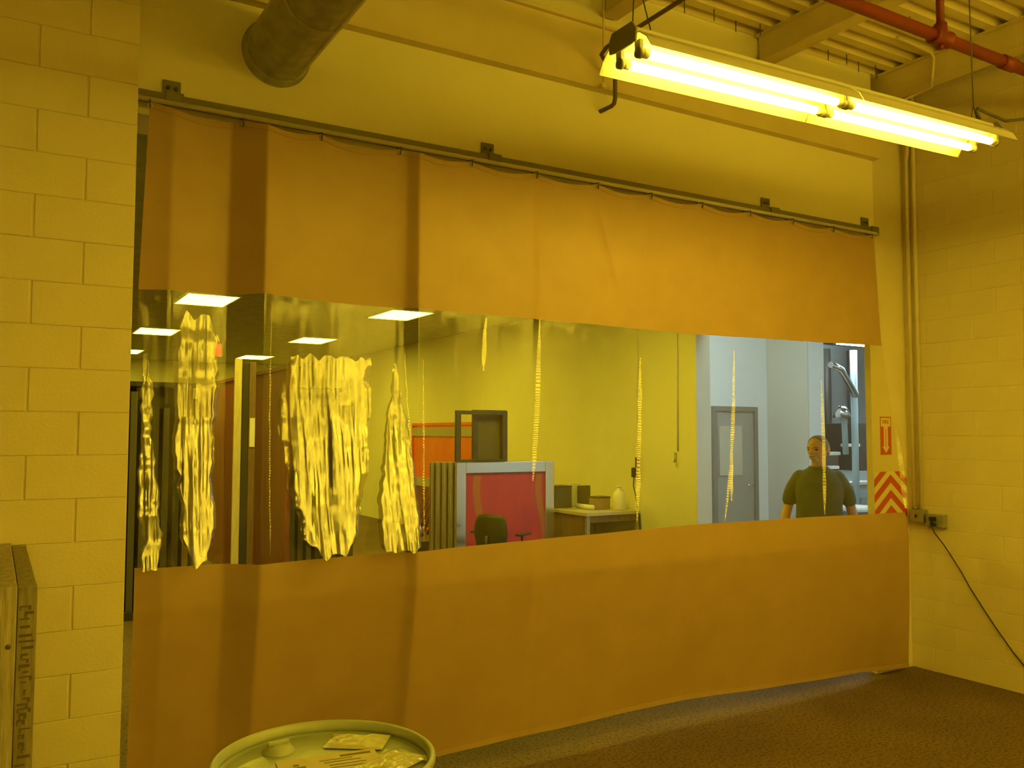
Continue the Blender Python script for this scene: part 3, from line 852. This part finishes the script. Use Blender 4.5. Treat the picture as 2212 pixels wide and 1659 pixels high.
# ------------------------------------------------------------------ print room furniture
# orange screen leaning on the right wall
def screen(name, label, origin, ax, W_, H_, bar, dep, frame_m, mesh_m, group=None, band=None, parts=True):
    """framed printing screen; local x along the width, y depth, z up"""
    t = empty(name, label, 'printing screen', origin, ax, group)
    for a,b,c,d in ((0,0,bar,H_),(W_-bar,0,W_,H_)):
        MB().box((a,-dep/2,b),(c,dep/2,d),.004).build('frame_bar',frame_m,t)
    MB().box((bar,-dep/2,0),(W_-bar,dep/2,bar),.004).build('frame_bar',frame_m,t)
    MB().box((bar,-dep/2,H_-bar),(W_-bar,dep/2,H_),.004).build('frame_bar',frame_m,t)
    if mesh_m: MB().box((bar,-.004,bar),(W_-bar,.004,H_-bar)).build('mesh',mesh_m,t)
    if band:
        for z in band: MB().box((bar,-dep/2-.003,z),(W_-bar,-.005,z+.15)).build('tape_band','grey_tape',t)
    return t
# along -y on the wall x=XW-.1 : local x axis points to -y, local -y faces -x
o1 = screen('printing_screen','large orange screen leaning on the print room wall behind the black frames',(XW-.08,15.1,.02),-math.pi/2,2.85,1.93,.05,.05,'orange_mesh','orange_mesh',band=(1.69,.78))
lower = MB().box((.06,-.03,.05),(2.79,-.006,.77)).build('lower_panel','darkred',o1)
# rack with slanted rods in front of it
rk = empty('slanted_rack','row of thin dark slanted rods beside the orange screen','rack',(5.25,11.0,0))
for i in range(6):
    MB().tube([(-.30+i*.075,0,.30+.02*i),(.05+i*.075,.0,1.16)],.014,8).build('rod','darkred',rk)
MB().box((-.40,-.05,.15),(.45,.05,.28),.006).build('foot_rail','black_frame',rk)
MB().box((.0,.02,1.10),(.50,.06,1.17),.004).build('top_rail','black_frame',rk)
MB().box((-.38,-.04,0),(-.30,.04,.16)).build('leg','black_frame',rk); MB().box((.36,-.04,0),(.44,.04,.16)).build('leg','black_frame',rk)
# stack of aluminium framed red screens
for i in range(5):
    lbs = ['front aluminium framed screen with red mesh facing the curtain','second aluminium framed screen behind the front red one','third aluminium framed screen in the upright row','fourth aluminium framed screen in the upright row','rearmost aluminium framed screen in the upright row']
    screen('printing_screen', lbs[i], (4.59-.045*i,9.0+.075*i,.02), R(0), 1.345, 1.40, .125 if i == 0 else .06, .05, 'aluminium', 'red_mesh', 'aluminium framed screens standing upright in a row')
front = [o for o in C.objects if o.get('label') == 'front aluminium framed screen with red mesh facing the curtain'][0]
for xa, wd in ((.27,.10),(1.13,.09)):
    pts = [(xa+.05*math.sin(k*.55), .15+k*.11) for k in range(11)]
    V = [(x,-.0055,z) for x,z in pts] + [(x+wd,-.0055,z) for x,z in pts]
    MB().poly(V + [(x,-.0045,z) for x,_,z in V], [(k,k+1,k+12,k+11) for k in range(10)] + [(k+22,k+33,k+34,k+23) for k in range(10)] + [(k,k+22,k+23,k+1) for k in range(10)] + [(k+11,k+12,k+34,k+33) for k in range(10)]).build('tape_strip','red_tape',front)
# black open frames on top
for i, (x, dy) in enumerate(((4.60,.0),(4.86,.07),(4.93,.14),(4.99,.21),(5.03,.28))):
    lb = ['open black frame standing on the red screens, widest and left-most','black frame behind the open black one','third black frame above the red screens','fourth black frame above the red screens','right-most black frame above the red screens'][i]
    t = empty('open_screen', lb, 'printing screen', (x,9.03+dy,1.425), 0, 'black frames on top of the red screens')
    w = [.69,.46,.40,.36,.30][i]; h = .60 + .012*(i%2)
    MB().box((0,-.02,0),(.065,.02,h),.004).build('stile','black_frame',t); MB().box((w-.065,-.02,0),(w,.02,h),.004).build('stile','black_frame',t)
    MB().box((.065,-.02,h-.045),(w-.065,.02,h),.004).build('rail','black_frame',t); MB().box((.065,-.02,0),(w-.065,.02,.03),.004).build('rail','black_frame',t)
    if i >= 1: MB().box((.065,-.005,.03),(w-.065,.005,h-.045)).build('panel','carton_dark',t)
# office chair
ch = empty('office_chair','black swivel chair in front of the red screen','chair',(4.80,8.35,0),R(118))
bk = MB()
V=[];F=[]
for s,(yy) in enumerate((-.02,.02)):
    for j in range(9):
        for i in range(9):
            u_=i/8*2-1; v_=j/8*2-1
            x=u_*.21*math.sqrt(max(0,1-.35*v_*v_)); z=.70+v_*.19*math.sqrt(max(0,1-.25*u_*u_))
            V.append((x,.22+yy*(1.1-.5*u_*u_-.4*v_*v_)-.05*u_*u_,z))
for s in range(2):
    for j in range(8):
        for i in range(8):
            a=s*81+j*9+i; f=(a,a+1,a+10,a+9); F.append(f if s==0 else f[::-1])
ring=[j for j in range(9)]+[j*9+8 for j in range(1,9)]+[72+i for i in range(7,-1,-1)]+[j*9 for j in range(7,0,-1)]
for q in range(len(ring)): a,b2=ring[q],ring[(q+1)%len(ring)]; F.append((a,a+81,b2+81,b2))
bk.poly(V,F,True); bk.build('backrest','chair_black',ch)
MB().box((-.23,-.24,.44),(.23,.22,.51),.03).build('seat','chair_black',ch)
MB().tube([(0,.2,.47),(0,.27,.50),(0,.26,.66)],.018,8).build('back_post','black_frame',ch)
for s in (-1,1):
    ar=MB().box((s*.29-.03,-.16,.655),(s*.29+.03,.10,.68),.01).build('armrest','chair_black',ch)
    MB().tube([(s*.22,0,.47),(s*.29,0,.50),(s*.29,0,.66)],.014,8).build('armrest_post','black_frame',ar)
MB().tube([(0,0,.10),(0,0,.45)],.028,10).build('gas_column','black_frame',ch)
for k in range(5):
    a=2*math.pi*k/5+.3
    lg=MB().tube([(0,0,.12),(.28*math.cos(a),.28*math.sin(a),.075)],[.025,.016],8).build('base_leg','black_frame',ch)
    MB().lathe([(0,-.018),(.027,-.018),(.03,0),(.027,.018),(0,.018)],12,(.28*math.cos(a),.28*math.sin(a),.03),axis='X').build('caster','black_rubber',lg)
# bench along the wall
bn = empty('work_bench','narrow metal work bench against the print room wall','bench',(6.45,9.3,0))
bx0,bx1,by0,by1,bz = 6.05,6.85,8.45,10.3,.82
prel(MB().box((bx0,by0,bz-.04),(bx1,by1,bz),.004),'bench_top','bench_top',bn)
for x in (bx0+.03,bx1-.03):
    for y_ in (by0+.03,(by0+by1)/2,by1-.03): prel(MB().box((x-.022,y_-.022,0),(x+.022,y_+.022,bz-.041)),'leg','grey_box',bn)
prel(MB().box((bx0+.01,by0+.06,.18),(bx1-.01,by1-.06,.21)),'lower_shelf','carton',bn)
prel(MB().box((bx0+.03,by0+.02,bz-.12),(bx1-.03,by0+.04,bz-.041)),'apron','brown_wood',bn)
prel(MB().box((bx0+.02,by0+.09,.211),(bx0+.05,by1-.09,bz-.05)),'back_panel','brown_wood',bn)
def thing_box(name, a, b, m1, label, cat, lid=None):
    t = empty(name,label,cat,((a[0]+b[0])/2,(a[1]+b[1])/2,a[2]))
    prel(MB().box(a,b,.004),'body',m1,t)
    if lid: prel(MB().box((a[0]-.004,a[1]-.004,b[2]),(b[0]+.004,b[1]+.004,b[2]+.018),.003),'lid',lid,t)
    return t
thing_box('storage_bin',(6.08,9.18,bz+.001),(6.34,9.42,bz+.26),'carton_dark','dark storage bin at the left end of the bench','bin','black_frame')
thing_box('file_box',(6.44,9.36,bz+.001),(6.60,9.42,bz+.30),'white_plastic','pale upright file on the bench beside the dark bin','file')
thing_box('file_box',(6.50,9.22,bz+.001),(6.66,9.29,bz+.27),'carton_dark','dark upright file between bin and paper on the bench','file')
pr_ = MB().lathe([(0,-.17),(.03,-.17),(.03,.17),(0,.17)],16,(0,0,0),axis='Y').build('paper_roll','white_plastic'); pr_.location=(6.36,8.92,bz+.031); tag(pr_,'white paper roll lying on the bench','paper roll')
st = MB().box((6.28,8.98,bz+.001),(6.62,9.30,bz+.012)); 
thing_box('small_carton',(6.43,8.76,bz+.001),(6.63,8.93,bz+.14),'carton','small brown carton on the bench near the wall','carton','carton_dark')
jg = empty('plastic_jug','translucent white plastic jug at the wall end of the bench','jug',(6.66,8.62,bz+.001))
MB().lathe([(0,0),(.072,0),(.08,.01),(.08,.17),(.06,.22),(.025,.25),(.025,.275),(0,.275)],20).build('body','white_plastic',jg)
MB().lathe([(0,.275),(.03,.275),(.03,.30),(0,.30)],14).build('cap','white_plastic',jg)
MB().tube([(.03,0,.245),(.085,0,.23),(.095,0,.17),(.078,0,.12)],.011,8).build('handle','white_plastic',jg)
# wall adapter, its cord, wall hook, thin wall conduits
wa = empty('wall_adapter','black plug-in adapter on the print room wall above the bench','adapter',(XW,8.53,1.23))
prel(MB().box((XW-.06,8.49,1.22),(XW-.001,8.57,1.34),.008),'body','black_rubber',wa)
prel(MB().box((XW-.045,8.475,1.345),(XW-.001,8.51,1.47),.006),'plug','black_rubber',wa)
prel(MB().tube([(XW-.04,8.54,1.22),(XW-.045,8.545,1.12),(XW-.03,8.52,1.0),(XW-.03,8.49,.86),(XW-.03,8.46,.78),(XW-.02,8.42,.5)],.006,8),'cable','black_rubber',wa)
wh = empty('wall_hook','small metal hook on the print room wall near its end','hook',(XW,7.815,1.42))
prel(MB().box((XW-.012,7.795,1.43),(XW-.001,7.825,1.54),.003),'plate','galv',wh)
prel(MB().tube([(XW-.012,7.81,1.46),(XW-.04,7.80,1.43),(XW-.06,7.77,1.44),(XW-.062,7.755,1.47)],.008,8),'hook_arm','galv',wh)
for yy,lb in ((8.50,'thin conduit on the print room wall above the black adapter'),(7.76,'thin conduit on the print room wall above the hook')):
    tag(MB().tube([(XW-.012,yy,1.47 if yy>8 else 1.56),(XW-.012,yy,HC-.01)],.009,8).build('wall_conduit','printroom_paint'),lb,'conduit')
# left half of the print room: dark-red partition, strips standing in for vinyl reflections, black screen racks
pt = empty('red_partition','tall dark red partition standing across the print room','partition',(2.6,11.2,0))
for i in range(5):
    a = 8.97+.92*i
    prel(MB().box((2.60,a+.004,.02),(2.66,a+.916,2.42),.004),'panel','darkred',pt)
prel(MB().box((2.585,8.96,2.421),(2.675,13.58,2.46)),'top_rail','darkred',pt)
prel(MB().box((2.585,8.96,0),(2.675,13.58,.019)),'bottom_rail','black_frame',pt)
up_ = empty('reflection_strips','pale strip beside a black one, for a vinyl reflection','board',(2.06,8.6,0))
bo = MB().box((1.985,8.60,.0),(2.055,8.63,2.47),.003).build('pale_reflection','pale_strip'); tag(bo,'tall pale strip in place of a bright vinyl reflection','board')
bpp = MB().box((2.06,8.60,0),(2.125,8.66,2.44),.003).build('dark_reflection','black_frame'); tag(bpp,'tall black strip, middle part of the vinyl reflection','post')
bb = MB().box((2.128,8.60,0),(2.19,8.63,2.45),.003).build('brown_reflection','brown_wood'); tag(bb,'tall dark brown strip, right part of the vinyl reflection','board')
bpy.data.objects.remove(up_)
rl = MB().box((2.135,8.592,1.62),(2.185,8.5995,1.90)).build('highlight_patch','white_plastic'); tag(rl,'small bright patch standing in for a highlight on the brown strip','highlight patch')  # white highlight in the film built as a small pale box
def rack(name,label,x0,x1,y,h,n,seed,group=None):
    t = empty(name,label,'screen rack',((x0+x1)/2,y,0))
    rr = random.Random(seed)
    prel(MB().box((x0,y+.5,h-.05),(x1,y+.7,h),.004),'top','black_frame',t)
    prel(MB().box((x0,y,.0),(x1,y+.7,.08),.004),'base','black_frame',t)
    prel(MB().box((x0,y+.66,.08),(x1,y+.7,h-.05)),'back','black_frame',t)
    for i in range(n):
        a = x0+(x1-x0)*(i+.12)/n; b2 = x0+(x1-x0)*(i+.72)/n
        hh = h-.06-rr.uniform(0,.25)
        prel(MB().box((a,y+.02+rr.uniform(0,.05),.081),(b2,y+.6,hh),.003),'stored_screen',rr.choice(['black_frame','black_frame','brown_wood','carton_dark','black_frame']),t)
rack('screen_rack','black rack of upright dark screens at the far left of the clear band',.80,1.78,8.9,2.27,10,3)
rack('screen_rack','wide black rack of upright screens behind the crumpled middle of the clear band',2.75,3.62,9.6,2.30,9,5)

# ------------------------------------------------------------------ hall: lights and machinery
def hall_light(x,y,lb,z=3.25):
    t = empty('hall_fixture',lb,'ceiling light',(x,y,z),0,'white strip lights of the hall')
    MB().box((-.75,-.16,0),(.75,.16,.05),.006).build('housing','white_enamel',t)
    MB().box((-.72,-.13,-.03),(.72,.13,-.001),.006).build('lens','hall_glow',t)
    for s in (-.6,.6): MB().tube([(s,0,.05),(s,0,HH-z)],.004,5).build('hanger','dark_steel',t)
hall_light(12.2,9.1,'white strip light hanging over the hall machinery',3.22)
hall_light(8.05,5.2,'unseen white strip light added in the hall beside the man',4.25)  # added out of view to brighten the jamb and the man
hall_light(8.05,7.5,'unseen white strip light added in the hall before the grey door',4.25)  # added out of view to light the door wall
hall_light(13.5,5.6,'white strip light deep in the hall',4.25)
hall_light(13.5,11.2,'white strip light behind the machinery',4.25)
# press machine with extraction arm
pm_ = empty('press_machine','pale blue press with white trays in the hall behind the man','machine',(12.1,9.6,0))
prel(MB().box((11.2,9.3,.0),(13.6,10.6,.95),.02),'base_cabinet','machine_blue',pm_)
prel(MB().box((11.1,9.2,.951),(13.7,10.7,1.0),.006),'table_top','white_plastic',pm_)
prel(MB().box((11.3,9.5,1.001),(13.5,10.5,1.16),.01),'print_bed','machine_grey',pm_)
prel(MB().box((11.4,9.6,1.161),(11.95,10.3,1.42),.01),'head_carriage','machine_dark',pm_)
prel(MB().box((12.35,9.5,1.161),(13.4,10.3,1.95),.01),'control_cabinet','machine_dark',pm_)
for (x,y_,z) in ((11.35,9.35,1.43),(11.9,9.4,1.56),(12.5,9.35,1.42),(12.6,9.4,1.72),(11.5,9.5,1.20)):
    prel(MB().box((x,y_,z),(x+.34,y_+.12,z+.05),.004),'tray','white_plastic',pm_)
prel(MB().box((12.0,9.22,.60),(12.5,9.299,.74),.004),'drawer_front','machine_grey',pm_)
ea = empty('extraction_arm','grey jointed extraction arm standing over the press','extraction arm',(11.75,9.45,1.0))
prel(MB().tube([(11.75,9.12,.001),(11.75,9.12,3.1)],.055,14),'post','machine_blue',ea)
prel(MB().tube([(11.0,8.95,2.83),(11.3,9.0,2.77),(11.72,9.08,2.40)],.05,12),'upper_arm','aluminium',ea)
prel(MB().tube([(11.30,9.05,2.12),(11.45,9.08,1.95),(11.50,9.10,1.45)],.045,12),'lower_arm','machine_blue',ea)
prel(MB().lathe([(0,0),(.14,0),(.10,.12),(.05,.18),(0,.18)],16,(11.30,9.0,2.02)),'hood','aluminium',ea)
prel(MB().sphere((11.74,9.10,2.40),.07,14),'joint','machine_grey',ea)
bd = empty('steel_bin','pale blue waste bin standing in front of the press','bin',(11.1,8.6,0))
MB().lathe([(0,0),(.22,0),(.25,.62),(.26,.62),(.26,.64),(0,.64)],24).build('body','machine_blue',bd)
MB().lathe([(.26,.641),(.265,.65),(.20,.70),(0,.71)],24).build('lid','white_plastic',bd)
pl = empty('pipe_wall','tall grey blue pipe board with dark pipes at the end of the hall','pipe board',(13.2,12.2,0))
prel(MB().box((12.4,12.0,0),(16.5,12.1,3.6)),'board','machine_grey',pl)
for i in range(4): prel(MB().tube([(13.0+.75*i,11.9,.3),(13.0+.75*i,11.9,3.5)],.08,10),'pipe','machine_dark',pl)

# ------------------------------------------------------------------ the man
def loft(mb, rings, n=28):
    """rings: (centre, right-axis half, forward-axis half, axis normal or None)"""
    V = []; F = []
    for c, a, b in rings:
        for k in range(n):
            t = 2*math.pi*k/n
            ct, st_ = math.cos(t), math.sin(t)
            e = .88      # slightly boxy section
            V.append((c[0] + a*math.copysign(abs(ct)**e, ct), c[1] + b*math.copysign(abs(st_)**e, st_), c[2]))
    m_ = len(rings)
    for i in range(m_-1):
        for k in range(n): F.append((i*n+k, i*n+(k+1)%n, (i+1)*n+(k+1)%n, (i+1)*n+k))
    F.append(tuple(range(n))[::-1]); F.append(tuple((m_-1)*n+k for k in range(n)))
    return mb.poly(V, F, True)
def finish(mb, name, material, parent, voxel=None, smooth=0):
    o = mb.build(name, material, parent)
    if voxel:
        r = o.modifiers.new('remesh','REMESH'); r.mode = 'VOXEL'; r.voxel_size = voxel; r.use_smooth_shade = True
        if smooth:
            q = o.modifiers.new('smooth','SMOOTH'); q.iterations = smooth; q.factor = .5
    return o
def limb(mb, pts, rs, n=16):
    """smooth tapered limb through the given joints"""
    P_ = [Vector(p) for p in pts]; out = []; ro = []
    for i in range(len(P_)-1):
        p0 = P_[max(0,i-1)]; p1 = P_[i]; p2 = P_[i+1]; p3 = P_[min(len(P_)-1,i+2)]
        for k in range(4):
            t = k/4
            out.append(.5*((2*p1)+(p2-p0)*t+(2*p0-5*p1+4*p2-p3)*t*t+(3*p1-p0-3*p2+p3)*t**3)); ro.append(rs[i]*(1-t)+rs[i+1]*t)
    out.append(P_[-1]); ro.append(rs[-1])
    mb.tube(out, ro, n); mb.sphere(out[0], ro[0], 12); mb.sphere(out[-1], ro[-1], 12)
    return mb
pe = empty('person','man in a dark olive short-sleeved shirt standing behind the clear band','person',(6.17,5.17,0),R(-47))
# local -y is forward, image left is -x
ARM = {-1:[(-.165,.015,1.385),(-.220,.03,1.26),(-.258,.035,1.12),(-.285,-.005,1.00),(-.285,-.05,.885),(-.282,-.065,.83)],
        1:[(.165,.015,1.385),(.222,.03,1.26),(.262,.04,1.12),(.292,.0,1.00),(.295,-.045,.885),(.292,-.06,.83)]}
body = MB()
loft(body, [((0,.01,.84),.14,.10),((0,.01,.92),.165,.115),((0,-.01,1.02),.158,.12),((0,-.02,1.12),.160,.125),((0,-.01,1.24),.170,.120),((0,.0,1.34),.172,.108),((0,.01,1.40),.150,.090),((0,.012,1.435),.105,.075),((0,.010,1.465),.066,.064),((0,.004,1.50),.058,.060),((0,-.002,1.56),.056,.062)])
for q in (-1,1):
    a = ARM[q]
    limb(body, a, [.052,.046,.041,.041,.029,.028])
    limb(body, [(q*.092,.01,.90),(q*.10,-.005,.68),(q*.108,-.01 if q<0 else .01,.50),(q*.113,.02,.34),(q*.118,.03,.09)], [.095,.080,.058,.056,.038])
    limb(body, [(q*.118,.045,.045),(q*.124,-.04,.04),(q*.132,-.13,.03)], [.036,.036,.028])
    p = Vector(a[-1])
    limb(body, [p+Vector((0,.015,-.005)), p+Vector((0,.01,-.05))], [.026,.022]); limb(body, [p+Vector((0,-.018,-.005)), p+Vector((0,-.014,-.05))], [.026,.022])
    for k,(dy,ln) in enumerate(((-.030,.068),(-.010,.078),(.010,.073),(.029,.056))):
        b1 = p+Vector((0,dy,-.055)); b2 = b1+Vector((-q*.012,-.004,-ln*.5)); b3 = b2+Vector((-q*.024,-.006,-ln*.38))
        limb(body, [p+Vector((0,dy*.8,-.02)), b1, b2, b3], [.010,.0092,.0085,.007], 10)
    b1 = p+Vector((-q*.010,-.045,-.015)); b2 = b1+Vector((-q*.012,-.014,-.035)); b3 = b2+Vector((-q*.010,.0,-.028))
    limb(body, [p+Vector((0,-.012,.02)), b1, b2, b3], [.014,.012,.010,.008], 10)
# head: shaped skull with brow, nose, chin, ears, turned to the image left
HT = Matrix.Translation((0,-.012,1.626)) @ Matrix.Diagonal((1.10,1.06,1.03,1)) @ Matrix.Rotation(R(-32),4,'Z') @ Matrix.Rotation(R(3),4,'X')
bm = bmesh.new(); bmesh.ops.create_uvsphere(bm,u_segments=56,v_segments=40,radius=1)
for v in bm.verts:
    x,y_,z = v.co
    X_=x*.077; Y_=y_*.100; Z_=z*.112
    f = max(0,-y_)                       # front
    if z < 0:                            # jaw narrows
        X_ *= 1-.22*(-z)**1.5; Y_ = Y_*(1-.12*(-z)) - .012*(-z)*f
        if y_ > 0: Y_ *= 1-.35*(-z)
    if z < -.75: Z_ = -.084-.03*(-z-.75)/.25*.9
    brow = math.exp(-((z-.14)/.10)**2)*f**2; Y_ -= .006*brow
    eye = math.exp(-((z-.0)/.10)**2)*(math.exp(-((x-.40)/.16)**2)+math.exp(-((x+.40)/.16)**2))*f; Y_ += .011*eye
    nose = math.exp(-(x/.13)**2)*f*(max(0,1-abs((z+.17)/.24))**.8 if -.41<z<.08 else 0)*(1.25 if z<-.05 else .8); Y_ -= .026*nose
    lips = math.exp(-((z+.50)/.07)**2)*math.exp(-(x/.28)**2)*f; Y_ -= .005*lips
    chin = math.exp(-((z+.80)/.16)**2)*math.exp(-(x/.30)**2)*f; Y_ -= .012*chin
    v.co = Vector((X_,Y_,Z_))
body.bm(bm, True, HT)
for q in (-1,1):
    bm = bmesh.new(); bmesh.ops.create_uvsphere(bm,u_segments=16,v_segments=12,radius=1)
    for v in bm.verts: v.co = Vector((q*.078+v.co.x*.012, .014+v.co.y*.020-.003*v.co.z, -.010+v.co.z*.033))
    body.bm(bm, True, HT)
finish(body,'body','skin',pe,.0065,2)
def head_part(fn,name,m,filt,th=.006):
    bm = bmesh.new(); bmesh.ops.create_uvsphere(bm,u_segments=64,v_segments=48,radius=1)
    bmesh.ops.delete(bm,geom=[f for f in bm.faces if not filt(f.calc_center_median())],context='FACES')
    for v in bm.verts: v.co = Vector(fn(v.co))
    bmesh.ops.solidify(bm,geom=bm.faces[:],thickness=th)
    return MB().bm(bm,True,HT).build(name,m,pe)
def jaw(c):
    k = max(0,-c.z); return (c.x*.081*(1-.22*k**1.5), c.y*.107*(1-.12*k)-.020*k*max(0,-c.y)-.004, (-.087-.033*(k-.75)/.25) if c.z<-.75 else c.z*.114)
head_part(lambda c:(c.x*.083,c.y*.107+.002,c.z*.118+.002),'hair','hair',lambda c:(c.z>.62 and c.y>-.45) or (c.z>.25 and c.y>-.15) or (c.y>.12 and c.z>-.42) or (abs(c.x)>.75 and c.y>-.30 and c.z>-.05))
head_part(jaw,'beard','beard',lambda c:c.y<-.30 and -.97<c.z<-.58 and abs(c.x)<.42)
head_part(lambda c:(c.x*.079,c.y*.111-.006,c.z*.113),'moustache','beard',lambda c:c.y<-.5 and -.47<c.z<-.37 and abs(c.x)<.36)
for q in (-1,1):
    bm = bmesh.new(); bmesh.ops.create_uvsphere(bm,u_segments=14,v_segments=10,radius=.0105)
    for v in bm.verts: v.co = Vector((q*.031+v.co.x*1.25,-.083+v.co.y,.002+v.co.z*.75))
    MB().bm(bm,True,HT).build('eye','eye',pe)
    bm = bmesh.new(); bmesh.ops.create_cube(bm,size=1); bmesh.ops.subdivide_edges(bm,edges=bm.edges[:],cuts=2,use_grid_fill=True)
    for v in bm.verts: v.co = Vector((q*.032+v.co.x*.032,-.096+(v.co.x+.5*q)**2*.010+v.co.y*.010,.022+v.co.z*.007-v.co.x**2*.012))
    MB().bm(bm,True,HT).build('eyebrow','hair',pe)
bm = bmesh.new(); bmesh.ops.create_cube(bm,size=1); bmesh.ops.subdivide_edges(bm,edges=bm.edges[:],cuts=2,use_grid_fill=True)
for v in bm.verts: v.co = Vector((v.co.x*.040,-.104+v.co.x**2*.03+v.co.y*.008,-.056+v.co.z*.007))
MB().bm(bm,True,HT).build('mouth','lip',pe)
# short-sleeved shirt
shm = MB()
loft(shm, [((0,.0,.86),.205,.150),((0,.0,.95),.200,.150),((0,-.018,1.06),.192,.152),((0,-.025,1.14),.190,.152),((0,-.012,1.25),.198,.146),((0,.0,1.34),.196,.130),((0,.010,1.395),.182,.108),((0,.014,1.43),.150,.095),((0,.014,1.455),.105,.085),((0,.012,1.475),.074,.074)])
for q in (-1,1):
    a = [Vector(v) for v in ARM[q]]
    limb(shm, [a[0]+Vector((-q*.015,0,-.006)), a[1]+Vector((0,0,.01)), a[1]*.45+a[2]*.55+Vector((q*.004,0,0))], [.069,.062,.060])
finish(shm,'shirt','shirt',pe,.008,2)
MB().lathe([(.066,1.452),(.084,1.450),(.088,1.464),(.078,1.480),(.066,1.474)],28,(0,.006,0),closed=True).build('collar','shirt',pe)
tm = MB()
loft(tm, [((0,.01,.78),.17,.125),((0,.01,.88),.178,.130),((0,.01,.97),.172,.128)])
for q in (-1,1):
    limb(tm, [(q*.092,.01,.84),(q*.102,-.005,.66),(q*.110,-.01 if q<0 else .01,.48),(q*.116,.02,.30),(q*.120,.025,.09)], [.108,.098,.084,.080,.076])
finish(tm,'trousers','trousers',pe,.011,2)
for q in (-1,1):
    limb(MB(), [(q*.118,.055,.052),(q*.122,-.03,.050),(q*.132,-.15,.042)], [.050,.048,.038]).build('shoe','shoe',pe)
